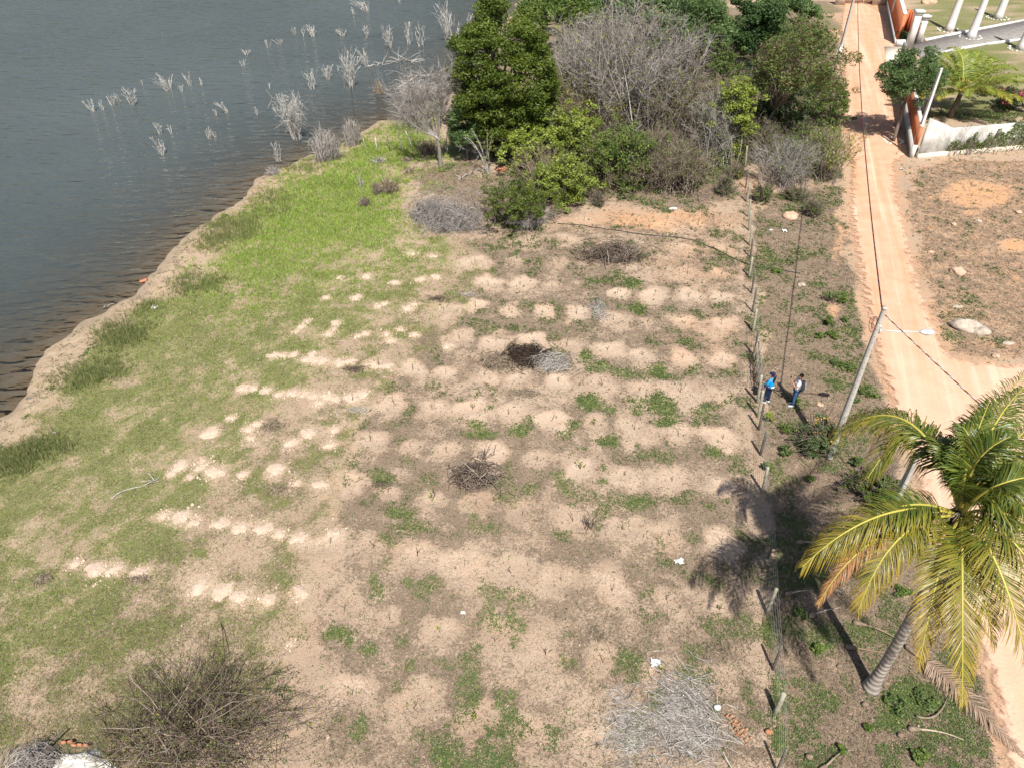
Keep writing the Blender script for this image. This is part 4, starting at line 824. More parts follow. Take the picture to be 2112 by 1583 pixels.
# right of the fence
bare('twiggy_shrub', (1615, 378), (1618, 328), (62, 42), 'dark grey twiggy shrub by the fence below the pod tree', 'shrub', 'greytwig', 90, 16, .025, 'leaf_mid', 900, .07, .035, 1, GSH, .7, -.2)
bare('sparse_shrub', (1700, 372), (1718, 312), (58, 48), 'sparse yellow green shrub leaning over the road edge', 'shrub', 'browntwig', 50, 12, .022, 'leaf_vine', 1500, .075, .04, 1, GSH, .4, -.1)
leafy('sparse_shrub', (1665, 335), (1660, 290), (36, 30), 'pale leaved shrub under the pod tree near the road', 'shrub', 'leaf_mid', 1800, .08, .045, 34, .26, .04, GSH)
leafy('pod_tree_sprout', (1725, 262), (1705, 205), (42, 42), 'bright green low shrub between pod tree and road', 'shrub', 'leaf_mid', 4200, .09, .04, 45, .26, .06, GSH)
SMALLB = [(1494, 402, 17, 20, 'leaf_feather', 'small bright green bush at the field corner by the fence'), (1675, 445, 17, 15, 'leaf_mid', 'small green bush beside the boulder near the road'), (1578, 415, 24, 20, 'leaf_mid', 'olive bush right of the fence below the twiggy shrub'),
 (1520, 365, 14, 12, 'leaf_vine', 'tiny pale green bush at the thicket corner by the fence'), (1640, 412, 20, 13, 'leaf_mid', 'low green bush just above the boulder on the verge'), (1233, 422, 12, 7, 'leaf_feather', 'tiny green plant on bare soil under the thicket')]
for a, b, rx_, ry_, m_, lb in SMALLB: leafy('small_bush', (a, b), (a, b - ry_ * .9), (rx_, ry_), lb, 'bush', m_, 900, .06, .035, 22, .34, .02, 'small bushes on bare ground', lo=.2, limbs=8)

# bare dead tree at the shore
b = Gt(909, 343); t = thing('dead_tree', b, 'leaning bare dead tree with grey twigs at the lake shore', 'tree'); mb = MB()
f1 = at(903, 285, b[1]); mb.tube(bez(b - np.array([0, 0, .2]), b + (f1 - b) * np.array([.1, .1, .6]), f1, 7), np.linspace(.15, .11, 7), 8, cap=False)
for px, py, dy in [(905, 190, 0), (918, 160, 1.5), (935, 130, 1), (850, 225, -.5), (830, 240, -1), (870, 190, .5), (845, 175, 1), (815, 215, 0), (880, 150, 1.5), (800, 185, 1), (835, 150, 1.5), (905, 140, -.5)]:
    e = at(px, py, b[1] + dy); mid = f1 + (e - f1) * np.array([.55, .5, .35]); P = bez(f1 + RNG.normal(size=3) * .1, mid, e, 9); mb.tube(P, np.linspace(.07, .014, 9), 5, cap=False)
    PL = P[None]; n = 60; i = RNG.uniform(3, 7.99, n); k = i.astype(int); p = P[k] + (P[k + 1] - P[k]) * (i - k)[:, None]; d = unit(unit(P[k + 1] - P[k]) + RNG.normal(size=(n, 3)) * .7); Ln = RNG.uniform(.4, 1.5, (n, 1))
    q = np.stack([p, p + d * Ln * .5 + RNG.normal(size=(n, 3)) * .08, p + d * Ln + RNG.normal(size=(n, 3)) * .2], 1); mb.twigs(q, np.array([.016, .012, .006])[None])
    j = RNG.integers(0, n, 120); f = RNG.random((120, 1)); p = q[j, 0] * (1 - f) + q[j, 2] * f; d = unit(d[j] + RNG.normal(size=(120, 3)) * .8); Ln = RNG.uniform(.2, .7, (120, 1)); mb.twigs(np.stack([p, p + d * Ln * .5, p + d * Ln + RNG.normal(size=(120, 3)) * .08], 1), np.array([.009, .007, .004])[None])
mb.build('branches', M['greytwig'], t).location = -Vector(b)

# drowned dead shrubs standing in the lake
DEAD = [  # base px, top y, half width px, stems, label tail
 (194, 231, 206, 12, 6, 'leftmost of the drowned shrubs'), (213, 228, 205, 7, 4, 'small, just right of the leftmost drowned shrub'), (234, 218, 191, 12, 7, 'second clump from the left in the long row'), (247, 212, 194, 6, 5, 'thin, left of the tall clump in the left row'), (276, 216, 181, 18, 10, 'tall clump third in the left row'), (292, 175, 165, 8, 3, 'tiny, above the left row'),
 (350, 187, 156, 24, 14, 'widest clump in the middle of the left row'), (374, 190, 176, 7, 4, 'low, beside the widest clump'), (392, 178, 151, 14, 5, 'forked, right of the widest clump'), (417, 176, 162, 6, 3, 'small last one on the right of the left row'),
 (331, 276, 251, 12, 4, 'forked, standing alone below the widest clump'), (353, 274, 257, 5, 2, 'single bent stem beside the lone forked shrub'), (336, 321, 286, 14, 5, 'sparse with blunt stubs, nearest open water'), (432, 285, 264, 10, 4, 'twiggy, small, mid water'), (446, 283, 272, 6, 3, 'tiny, right of the twiggy small one'),
 (447, 239, 225, 6, 4, 'small, left of the paired clumps'), (470, 233, 209, 12, 7, 'middle of the paired clumps'), (529, 238, 221, 8, 4, 'two pronged, isolated mid water'), (510, 114, 102, 13, 7, 'far low clump in the upper group'), (502, 136, 124, 10, 4, 'far small clump below the upper group'),
 (552, 98, 83, 9, 5, 'far clump left of the faint ones'), (578, 91, 80, 14, 5, 'faint far low row'), (609, 70, 55, 9, 4, 'far thin clump left of the dense one'), (624, 74, 55, 7, 2, 'far single stem beside the dense one'), (646, 76, 52, 13, 11, 'far dense clump at the end of row'),
 (612, 288, 194, 32, 22, 'big white tangled shrub nearest the shore'), (646, 184, 142, 18, 9, 'curved clump left of the tallest white shrub'), (676, 164, 134, 18, 11, 'fan shaped clump left of the tallest white shrub'), (557, 184, 171, 4, 2, 'tiny sapling mid water'), (576, 333, 290, 14, 6, 'low branching one at the water edge'),
 (722, 181, 100, 24, 18, 'tallest dense white shrub left of the fallen log'), (758, 137, 100, 14, 11, 'upright clump holding the fallen log'), (757, 23, 0, 26, 14, 'wide clump at the top edge'), (731, 36, 15, 5, 3, 'small, left under the top edge clump'), (757, 77, 52, 8, 7, 'narrow upright clump below the top edge one'), (708, 74, 56, 14, 7, 'low fan of stems, upper middle'),
 (807, 101, 50, 13, 11, 'tall narrow clump, upper right'), (842, 92, 44, 8, 7, 'very narrow upright bundle, upper right'), (869, 95, 42, 12, 4, 'few crooked stems right of the narrow bundle'), (929, 90, 6, 22, 16, 'huge shrub beside the large green tree'), (943, 82, 46, 4, 4, 'narrow, touching the large green tree'), (826, 8, -12, 10, 5, 'cut by the top edge, right one'), (966, 52, 26, 12, 5, 'far, behind the large green tree edge')]
for a, b_, ty, hwp, ns, lb in DEAD:
    hwp *= 1.25; ns = int(ns * 1.4) + 1
    p = G(a, b_, WATER); k = mpp(p); top = at(a, ty, p[1]); H = max(.35, top[2] - WATER); wd = hwp * k
    t = thing('dead_shrub', p, 'bleached dead shrub in the lake: ' + lb, 'dead shrub', 'bleached dead shrubs drowned in the lake'); mb = MB()
    far = k > .05; kk = np.arange(ns); lean = np.array([RNG.normal() * .25 - .15, RNG.normal() * .2]) * wd
    for s_ in range(ns):
        az = RNG.uniform(0, 6.28); ou = wd * (.25 + .75 * RNG.random()); hh = H * RNG.uniform(.55, 1.0) if s_ else H
        st = np.array([math.cos(az) * wd * .12, math.sin(az) * wd * .12, -.5]); e = np.array([math.cos(az) * ou * .85 + lean[0] * hh / H, math.sin(az) * ou * .85 + lean[1] * hh / H, hh])
        P = bez(st, np.array([e[0] * .3, e[1] * .3, hh * .55]) + RNG.normal(size=3) * .06 * H, e, 6); r0 = RNG.uniform(.016, .034) * (1.25 if far else 1.0)
        P[1:-1] += RNG.normal(size=(4, 3)) * .045 * H * np.array([1, 1, .4])
        mb.tube(P, np.linspace(r0, r0 * .45, 6), 5, rnd=RNG.random())
        for _ in range(RNG.integers(1, 5) if H > .8 else RNG.integers(0, 3)):
            q = P[RNG.integers(2, 5)]; d = unit(unit(e - st) + RNG.normal(size=3) * .5); L = RNG.uniform(.12, .3) * H
            mb.tube([q, q + d * L * .5 + RNG.normal(size=3) * .03, q + d * L], [r0 * .55, r0 * .45, r0 * .25], 4, rnd=RNG.random())
    if 'big white tangled' in lb:
        n = 260; q = np.concatenate([RNG.normal(size=(n, 2)) * wd * .4, RNG.uniform(.35, .95, (n, 1)) * H], 1); q[:, :2] *= q[:, 2:] / H; d = unit(RNG.normal(size=(n, 3)) * np.array([1, 1, .6]) + np.array([0, 0, -.4])); L = RNG.uniform(.4, 1.2, (n, 1)); mb.twigs(np.stack([q, q + d * L * .5, q + d * L + RNG.normal(size=(n, 3)) * .1], 1), np.array([.012, .01, .006])[None])
    mb.build('stems', M['deadwhite'], t)
# fallen wood in the water
def fallen(pxs, r, label, mat='deadwhite', name='fallen_branch', z=WATER + .05, extra=10, hgt=.35, cat='branch', grp=None):
    P = np.array([on(a, b) if z is None else G(a, b, z) for a, b in pxs]); o = P[0].copy(); P = P - o; P[:, 2] += .04
    t = thing(name, o, label, cat, grp); mb = MB()
    tt = np.linspace(0, 1, 9) * (len(P) - 1); k = np.minimum(tt.astype(int), len(P) - 2); Q = P[k] + (P[k + 1] - P[k]) * (tt - k)[:, None]; Q[1:-1] += RNG.normal(size=(7, 3)) * r * .8
    mb.tube(Q, np.linspace(r, r * .45, 9), 6); mb.build('main_limb', M[mat], t, smooth=True)
    if extra and extra <= 3:
        for _ in range(extra):
            i = RNG.integers(1, 8); d = unit(np.array([RNG.normal(), RNG.normal(), abs(RNG.normal()) * .5])); L = RNG.uniform(.5, 1.3) * hgt * 2; mb = MB()
            mb.tube([Q[i], Q[i] + d * L * .5 + RNG.normal(size=3) * .05, Q[i] + d * L], [r * .5, r * .38, r * .18], 4, rnd=RNG.random()); mb.build('twig', M[mat], t)
    elif extra:
        mb = MB()
        for _ in range(extra):
            i = RNG.integers(1, 8); d = unit(np.array([RNG.normal(), RNG.normal(), abs(RNG.normal()) * .5])); L = RNG.uniform(.5, 1.3) * hgt * 2
            mb.tube([Q[i], Q[i] + d * L * .5 + RNG.normal(size=3) * .05, Q[i] + d * L], [r * .5, r * .38, r * .18], 4, rnd=RNG.random())
        mb.build('twigs', M[mat], t)
    return t
fallen([(758, 138), (775, 134), (789, 132)], .06, 'fallen white log lying low across the water', hgt=.2, extra=3)
fallen([(789, 135), (795, 120), (801, 109)], .05, 'slanting white stem rising at the end of the fallen log', hgt=.3, extra=2, cat='branch')
fallen([(810, 129), (832, 122), (853, 132)], .06, 'heap of bleached fallen branches in the water near shore', hgt=.8, extra=22)
fallen([(823, 180), (860, 158), (895, 156)], .045, 'pale fallen tree limb arching behind the dead tree', mat='greystraw', hgt=.7, extra=40)
fallen([(230, 1029), (259, 1008), (300, 1000), (331, 985)], .028, 'forked pale dead branch lying on the grass', mat='deadwhite', z=None, extra=3, hgt=.25)
fallen([(208, 637), (222, 632), (238, 627)], .03, 'grey driftwood stick at the water edge', z=None, mat='greystraw', extra=2, hgt=.15)
fallen([(945, 372), (975, 358), (990, 352)], .06, 'grey fallen branch in front of the large tree', z=None, mat='greystraw', extra=10, hgt=.4)
fallen([(400, 548), (412, 555), (418, 558)], .03, 'small dark driftwood stick on the sandy shore', z=None, mat='darktwig', extra=1, hgt=.1)

# tufts of dead grey bush at the shore
def strands(name, c, R, n, ln, r0, mat, label, cat='brush pile', group=None, lay=.75, dome=True, extra=None, arch=.25, flatdir=None, sub=True):
    t = thing(name, c, label, cat, group); mb = MB()
    d = rdir(n); d[:, 2] = np.abs(d[:, 2]); q = np.minimum(np.abs(RNG.normal(size=n)) * .55 + .08, 1.5) * (.7 + .6 * fbm(d[:, 0] * 2 + n, d[:, 1] * 2, 1.3, 2, 5)); p = d * q[:, None] * np.asarray(R); p[:, 2] *= (.6 + .8 * fbm(p[:, 0] + 3, p[:, 1] + 7, 1.6, 3, n)); L0 = np.asarray(R)
    if flatdir is None: a = RNG.uniform(0, 6.28, n)
    else: a = flatdir + RNG.normal(size=n) * .6
    tg = np.stack([np.cos(a), np.sin(a), np.zeros(n)], 1); nrm = unit(d / np.asarray(R)); tg = unit(tg - nrm * (tg * nrm).sum(1)[:, None] * lay + RNG.normal(size=(n, 3)) * .18)
    L = (RNG.uniform(.4, 1.2, n) * ln)[:, None]; s = np.linspace(-.5, .5, 5)[None, :, None]
    PL = p[:, None] + tg[:, None] * s * L[:, None] - (s ** 2) * arch * L[:, None] * np.array([0, 0, 1.0]) * 2 + RNG.normal(size=(n, 5, 3)) * .02 * ln
    PL[:, :, 2] = np.maximum(PL[:, :, 2], .01)
    hi = np.clip((p[:, 2] / (R[2] + 1e-6)), 0, 1); RR = np.array([.8, 1, .9, .6, .3])[None] * (r0 * RNG.uniform(.5, 1.4, (n, 1)))
    if mat == 'darktwig' and n > 300:
        k2 = n // 2; mb.twigs(PL[:k2], RR[:k2] * 1.2, 3); mb.build('twigs', M['darktwig'], t); mb = MB(); PL[k2:, :, 2] += .05; mb.twigs(PL[k2:], RR[k2:], 3); mb.build('upper_twigs', M['browntwig'], t)
    else:
        mb.twigs(PL, RR, 3); mb.build('twigs', M[mat], t)
    if extra:
        mb = MB(); extra(mb); mb.build('inner_twigs', M['darktwig'], t)
    return t
def upright(name, base, cpx, rpx, n, label, mat, r0=.012, group=None):
    b, c, R = frame(base, cpx, rpx); t = thing(name, b, label, 'dead bush', group); mb = MB()
    e = ellip_pts(n, c - b, R * np.array([1, .8, 1]), .3, 1.0, -.7); n = len(e); s0 = e * np.array([.5, .5, 0]) + np.concatenate([RNG.normal(size=(n, 2)) * .15 * R[0], np.zeros((n, 1))], 1)
    tt = np.linspace(0, 1, 5)[None, :, None]; dr = e + RNG.normal(size=(n, 3)) * .3 * R[0]; dr[:, 2] = e[:, 2] * RNG.uniform(.3, .9, n)
    PL = (1 - tt) ** 2 * s0[:, None] + 2 * tt * (1 - tt) * (e * np.array([1, 1, 1.3]))[:, None] + tt ** 2 * dr[:, None]
    mb.twigs(PL, np.array([1, .9, .8, .6, .3])[None] * r0, 3); mb.build('stems', M[mat], t); return t
upright('dead_bush', (672, 330), (672, 292), (32, 44), 700, 'dense grey dead bush on the shore beside the grass', 'greystraw', .014)
upright('dead_bush', (727, 300), (724, 268), (20, 36), 420, 'pointed grey dead bush beside the dense one on the shore', 'greystraw', .014)
upright('dead_bush', (785, 206), (781, 184), (11, 26), 240, 'narrow grassy dead tuft standing at the water line', 'straw', .014)
upright('dead_bush', (868, 205), (862, 178), (52, 26), 420, 'low pale dead brush behind the dead tree', 'greystraw', .014)
upright('dead_bush', (566, 360), (563, 350), (16, 14), 130, 'small grey dead tuft at the water edge', 'greystraw')
upright('dead_bush', (885, 318), (880, 300), (22, 24), 260, 'shaded dry brown tuft left of the dead tree trunk', 'browntwig')
upright('dead_bush', (800, 395), (800, 378), (26, 18), 320, 'tan dry grass clump in the bright green grass', 'straw')
upright('dead_bush', (776, 402), (775, 385), (9, 17), 120, 'narrow brown dry clump left of the tan one', 'browntwig')
upright('dead_bush', (755, 425), (750, 412), (14, 12), 130, 'grey brown dry clump below the tan one', 'browntwig')
upright('dead_bush', (785, 335), (781, 330), (17, 6), 130, 'low grey dry hump in grass by the shore posts', 'greystraw')
upright('dead_bush', (845, 358), (845, 352), (14, 6), 90, 'low tan straw hump left of the dead tree foot', 'straw')
upright('dead_bush', (745, 385), (743, 370), (8, 16), 26, 'small pale bare sapling in the bright grass', 'greystraw')

# heaps of cut brush
def heap(px, py, rx_, ry_, h): c = on(px, py); k = mpp(c); el = math.atan2(CAM_H, c[1]); return c, np.array([rx_ * k, ry_ * k / math.sin(el) * .9, h])
c, R = heap(935, 462, 62, 22, 1.15); strands('brush_pile', c, R * np.array([1, 1, 1.25]), 3200, 1.3, .011, 'greytwig', 'large pile of curved grey twigs at the grass edge', arch=.55)
c, R = heap(885, 445, 38, 18, 1.1); strands('brush_pile', c, R * np.array([1, 1, 1.25]), 1700, 1.2, .011, 'greytwig', 'grey twig pile leaning on the left of the large grey pile', arch=.55)
c, R = heap(1268, 532, 62, 17, .75); strands('brush_pile', c, R * np.array([.95, .95, 1.2]), 1500, 1.3, .014, 'darktwig', 'dark brown pile of cut branches in the upper field', arch=.25)
c, R = heap(980, 988, 46, 28, .5); strands('brush_pile', c, R * np.array([.95, .95, 1.3]), 900, .95, .013, 'darktwig', 'brown pile of cut twigs with forked branch standing up', arch=.3)
p = on(1000, 950); t_ = thing('upright_twig', p, 'forked dark twigs sticking up behind the brown twig pile', 'branch'); mb = MB(); bare_twigs(mb, (0, 0, 0), np.array([0, 0, .55]), np.array([.45, .3, .5]), 14, 5, .014, spread=.12); mb.build('twigs', M['darktwig'], t_)
p = on(1215, 1088); t_ = thing('upright_twig', p, 'clump of dark bare twigs standing alone in the field', 'branch'); mb = MB(); bare_twigs(mb, (0, 0, 0), np.array([0, 0, .45]), np.array([.3, .25, .5]), 16, 5, .012, spread=.1); mb.build('twigs', M['darktwig'], t_)
c, R = heap(1025, 752, 34, 17, .35); strands('brush_pile', c, R, 800, .6, .010, 'straw', 'pinkish straw heap left of the dark burnt hollow', arch=.2)
c, R = heap(1140, 752, 46, 24, .4); strands('brush_pile', c, R, 1000, .7, .010, 'greystraw', 'pale heap of cut stalks right of the dark burnt hollow', arch=.15, flatdir=.5)
c, R = heap(1086, 736, 46, 26, .3); strands('brush_pile', c, R, 1800, .6, .013, 'char', 'dark charred twig hollow between two stalk heaps', arch=.2)
p = on(1035, 735); t_ = thing('upright_twig', p, 'bent pale stalks rising from the straw heap', 'branch'); mb = MB()
for k_ in range(6): mb.tube(bez((RNG.normal() * .1, 0, 0), (.15 + RNG.normal() * .1, .2, .55), (.6 + RNG.normal() * .2, .5, .75 + RNG.normal() * .08), 6), np.linspace(.016, .007, 6), 4)
mb.build('stalks', M['straw'], t_)
c, R = heap(1415, 1480, 70, 85, .24); strands('brush_pile', c, R * np.array([1.1, 1.1, .7]), 2300, .8, .008, 'greystraw', 'big heap of pale cut stalks at the bottom right of field', arch=.12, flatdir=-.5)
c, R = heap(1310, 1510, 75, 85, .10); strands('brush_pile', c, R * 1.15, 1300, .6, .0075, 'greystraw', 'spread of grey cut stalks left of the big stalk heap', arch=.1, flatdir=-.2)
THIN = [(1235, 640, 26, 36, 'greystraw', 380, 'thin scatter of grey stalks below the dark branch pile'), (1085, 812, 42, 12, 'straw', 260, 'thin scatter of stalks below the burnt hollow'), (730, 762, 36, 9, 'darktwig', 120, 'scatter of dark twigs among the soil heaps'), (740, 845, 40, 10, 'greystraw', 90, 'scatter of grey twigs on grass in the middle left'),
 (900, 618, 36, 9, 'darktwig', 130, 'dark twig scatter at the upper field edge'), (965, 608, 34, 6, 'greystraw', 90, 'grey stalk scatter above the upper basins'), (570, 878, 30, 16, 'straw', 220, 'brown dry heap of pulled weeds in the grass'), (575, 1010, 40, 16, 'straw', 160, 'brown dry weeds strewn below the heap rows'), (88, 1195, 20, 16, 'straw', 200, 'brown dry tuft pile at the far left'), (290, 1195, 30, 9, 'straw', 120, 'dry weeds beside a soil heap at the lower left'),
 (1230, 1308, 34, 22, 'straw', 200, 'brown dry weed patch in the lower field'), (1480, 1335, 45, 22, 'straw', 230, 'curled dry leaves left of the fence'), (930, 345, 50, 10, 'straw', 260, 'dry straw carpet at the foot of the dead tree'), (1010, 395, 70, 18, 'greystraw', 260, 'grey dry brush carpet before the vine mound'), (1450, 405, 60, 12, 'browntwig', 180, 'brown dry brush strip along the front of thicket'), (790, 1000, 40, 14, 'darktwig', 70, 'few dark twigs among weeds in the middle field'), (980, 1420, 60, 18, 'straw', 40, 'few pale stalks scattered in the front field')]
for a, b_, rx_, ry_, m_, n_, lb in THIN:
    c, R = heap(a, b_, rx_, ry_, .1); strands('brush_scatter', c, R, n_, .45 if n_ > 60 else .6, .008, m_, lb, arch=.05, group='thin scatters of dry brush on the field')

# thorny bush at the lower left, with the old wall and grey mound beneath it
b_ = on(390, 1535); t = thing('thorny_bush', b_, 'sprawling thorny bush of bare branches with tiny yellow leaves', 'bush'); mb = MB()
PL, P2 = bare_twigs(mb, b_ - np.array([0, 0, .1]), b_ + np.array([0, .3, .75]), np.array([2.9, 1.9, .85]), 135, 8, .015, spread=.9, sub2=1, zlo=-.35, blen=.42)
mb.build('branches', M['darktwig'], t).location = -Vector(b_)
b2 = on(600, 1500); mb = MB(); PL, P3 = bare_twigs(mb, b_ + np.array([1.2, .0, 0]), b_ + np.array([2.3, .3, .45]), np.array([1.9, 1.5, .5]), 55, 7, .012, spread=.8, sub2=1, zlo=-.35, blen=.5); mb.build('branches', M['browntwig'], t).location = -Vector(b_)
for mm, nl, pp in (('leaf_yellow', 900, P2), ('leaf_mid', 2600, P2), ('leaf_yellow', 500, P3)):
    mb = MB(); i = RNG.integers(0, len(pp), nl); f = RNG.random((nl, 1)); C0 = pp[i, 0] * (1 - f) + pp[i, 2] * f + RNG.normal(size=(nl, 3)) * .03; D = rdir(nl); mb.leaves(C0, D, unit(np.cross(D, np.array([0, 0, 1.]) + RNG.normal(size=(nl, 3)) * .5)), RNG.uniform(.018, .035, nl), RNG.uniform(.011, .02, nl)); mb.build('leaves', M[mm], t).location = -Vector(b_)
k = 46; a_ = RNG.uniform(0, 6.28, k); tp_ = np.stack([np.cos(a_) * RNG.uniform(1.5, 3.6, k), np.sin(a_) * RNG.uniform(1.0, 2.6, k), RNG.uniform(.5, 1.9, k)], 1); s_ = RNG.normal(size=(k, 3)) * np.array([.7, .5, 0]); tt = np.linspace(0, 1, 7)[None, :, None]
PLs = (1 - tt) ** 2 * s_[:, None] + 2 * tt * (1 - tt) * (tp_ * np.array([.5, .5, 1.0]))[:, None] + tt ** 2 * tp_[:, None]; PLs[:, 1:-1] += RNG.normal(size=(k, 5, 3)) * .07; mb = MB(); mb.twigs(PLs, np.linspace(.018, .005, 7)[None], 4); mb.build('long_shoots', M['browntwig'], t)
c, R = heap(78, 1575, 48, 30, .55); strands('brush_pile', c, R, 900, .7, .01, 'greytwig', 'rounded grey twig mound in the bottom left corner', arch=.5)
w0, w1 = on(132, 1535), on(300, 1583); o = thing('ruined_wall', w0, 'broken white rendered masonry slab under the thorny bush', 'wall'); mb = MB()
L_ = 2.1; mb.ball((L_ * .45, -.5, .0), (L_ * .42, .42, .13), 24, 12, .55, 4); mb.build('render', M['oldwhite'], o); mb = MB(); [mb.ball((.1 + .16 * q_, .0 + RNG.normal() * .03, .22), (.09, .05, .045), 8, 5, .4, q_) for q_ in range(5)]; mb.build('brick_edge', M['brick'], o); mb = MB(); mb.tube([(-.05, .25, .3), (-.3, -.4, .33), (-.5, -1.0, .3)], .025, 6); mb.build('stick', M['greystraw'], o); o.rotation_euler = (0, 0, -.12)

# ------------------------------------------------------------------ fence, poles, cables
POSTS = [((1537, 344), (1540, 296), 0), ((1538, 388), (1543, 351), 1), ((1540, 416), (1547, 379), 0), ((1543, 448), (1548, 412), 0), ((1545, 475), (1549, 435), 0), ((1547, 506), (1551, 466), 0), ((1548, 530), (1553, 492), 1),
 ((1545, 571), (1552, 531), 0), ((1550, 604), (1557, 560), 1), ((1552, 643), (1560, 597), 1), ((1553, 683), (1561, 638), 0), ((1556, 732), (1564, 682), 1), ((1562, 830), (1571, 774), 0), ((1563, 860), (1574, 806), 0), ((1565, 886), (1576, 833), 1), ((1568, 938), (1581, 891), 1), ((1572, 1015), (1584, 963), 0),
 ((1583, 1151), (1597, 1115), 1), ((1581, 1265), (1602, 1213), 0), ((1594, 1380), (1612, 1331), 1), ((1599, 1469), (1617, 1430), 0), ((1602, 1590), (1622, 1545), 1)]
fb = on(*POSTS[10][0]); fence = thing('wire_fence', fb, 'post and wire fence between the planted field and the verge', 'fence')
tops = []
for bp, tp, dk in POSTS:
    b = on(*bp); h = 1.35 + RNG.normal() * .08; r = RNG.uniform(.058, .075) if not dk else RNG.uniform(.04, .055)
    e = at(tp[0], tp[1], b[1] + RNG.normal() * .05); e[2] = b[2] + np.clip(e[2] - b[2], .95, 1.5); e[:2] = b[:2] + np.clip(e[:2] - b[:2], -.16, .16)
    mb = MB(); mb.tube([b - fb - np.array([0, 0, .3]), b - fb + (e - b) * .3, b - fb + (e - b) * .7, e - fb - np.array([0, 0, .012]), e - fb], [r, r, r * .96, r * .93, r * .8], 9)
    mb.build('post', M['postdark' if dk else 'postwood'], fence, smooth=False); tops.append((b - fb, e - fb, r))
for lv in (.18, .38, .58, .78, .94):
    mb = MB(); P = []
    for (b, e, r) in tops:
        q = b + (e - b) * lv + np.array([r + .006, 0, 0])
        if P: mid = (P[-1] + q) / 2; mid[2] -= .015; P.append(mid)
        P.append(q)
    mb.tube(P, .0045, 4); mb.build('wire', M['wire'], fence)
# panel of sticks hung in the fence as a rough gate
g0 = on(1556, 738); g1 = on(1561, 812); t = thing('stick_gate', (g0 + g1) / 2, 'gate of thin upright sticks tied in the fence by the woman', 'gate'); gc = (g0 + g1) / 2
for k in range(24):
    f = (k + .5) / 24; b = g0 + (g1 - g0) * f - gc + np.array([-.05 + RNG.normal() * .06, 0, .03]); L = RNG.uniform(1.0, 1.35); mb = MB(); tp = b + np.array([.10 + RNG.normal() * .07, (.5 - f) * .5 + RNG.normal() * .05, L])
    mb.tube([b, (b + tp) / 2 + RNG.normal(size=3) * .02, tp], [.014, .013, .009], 5); mb.build('stick', M['straw' if k % 3 else 'greystraw'], t)
for z_ in (.35, .95):
    mb = MB(); mb.tube([g0 - gc + np.array([0, 0, z_]), g1 - gc + np.array([0, 0, z_])], .018, 5); mb.build('rail', M['postdark'], t)
# old stakes by the shore
for k, (bp, tp) in enumerate([((753, 309), (750, 287)), ((776, 308), (774, 283)), ((804, 313), (798, 276)), ((827, 310), (825, 288)), ((851, 308), (836, 270)), ((922, 318), (921, 286))]):
    b = on(*bp); e = at(tp[0], tp[1], b[1]); h = min(1.6, e[2] - b[2]); dx = np.clip(e[0] - b[0], -.6, .6); mb = MB()
    mb.tube([(0, 0, -.2), (dx * .35 + .04, 0, h * .35), (dx * .6 - .03, .02, h * .7), (dx, 0, h)], [.05, .045, .042, .03], 6); o = mb.build('fence_stake', M['greystraw']); o.location = b
    tag(o, 'crooked grey stake in the shore grass, %s from the left' % ORD[k], 'stake', 'old crooked stakes near the shore')

def pole(base, h, w0, w1, label, mat='concrete', band=None, rz=0.0, lean=(0, 0)):
    b = on(*base); t = thing('utility_pole', b, label, 'pole', 'concrete utility poles', rz); mb = MB()
    def ibeam(z, w):                                              # double T section
        f = w; e = w * .72; wb = w * .16; fl = w * .22
        return [(-e, -f, z), (e, -f, z), (e, -f + fl, z), (wb, -f + fl * 1.7, z), (wb, f - fl * 1.7, z), (e, f - fl, z), (e, f, z), (-e, f, z), (-e, f - fl, z), (-wb, f - fl * 1.7, z), (-wb, -f + fl * 1.7, z), (-e, -f + fl, z)]
    n = 9; V = []
    for k in range(n):
        f = k / (n - 1); V += [(x + lean[0] * f, y + lean[1] * f, z) for x, y, z in ibeam(-.3 + (h + .3) * f, w0 + (w1 - w0) * f)]
    Q = [(k * 12 + i, k * 12 + (i + 1) % 12, (k + 1) * 12 + (i + 1) % 12, (k + 1) * 12 + i) for k in range(n - 1) for i in range(12)]
    mb.add(V, Q, rnd=.5); mb.build('shaft', M[mat], t)
    mb = MB(); mb.box((lean[0] - w1 * .75, lean[1] - w1 * 1.03, h - .02), (lean[0] + w1 * .75, lean[1] + w1 * 1.03, h + .06)); mb.build('cap', M[mat], t)
    if band: mb = MB(); mb.box((-w0 * .76, -w0 * 1.04, 0), (w0 * .76, w0 * 1.04, band)); mb.build('painted_base', M['whitewall'], t)
    return t, b
P1, p1 = pole((1710, 942), 6.95, .16, .085, 'grey concrete street light pole standing behind the two people', rz=math.radians(-20))
# bolt holes down the pole face: small solid blocks, coloured dark for their shade
for k in range(16):
    z_ = 2.2 + k * .28; w_ = .16 + (.085 - .16) * z_ / 6.95; mb = MB(); mb.box((-.012, -w_ - .004, z_), (.012, -w_ + .01, z_ + .03)); mb.build('bolt_hole_shade', M['postdark'], P1)
hd = np.array([1.0, -.12, 0]); L1 = thing('street_lamp', p1 + np.array([.1, 0, 6.05]), 'oval grey street lamp on a thin arm over the road', 'street lamp'); mb = MB()
mb.tube([(0, 0, 0), (.7, -.08, .02), (1.35, -.16, .06)], .022, 7); mb.build('arm', M['metal'], L1, smooth=True)
mb = MB(); mb.ball((1.56, -.19, .07), (.27, .14, .085), 16, 9); hs_ = mb.build('housing', M['metal'], L1, smooth=True)
mb = MB(); mb.ball((1.6, -.195, .02), (.19, .11, .075), 14, 8); mb.build('lens', M['lens'], hs_, smooth=True)
mb = MB(); mb.box((-.05, -.06, -.08), (.04, .06, .08)); mb.build('bracket', M['metal'], L1)
mb = MB(); mb.box((-.03, -.02, .08), (.03, .03, .22)); mb.build('photocell', M['metal'], L1)
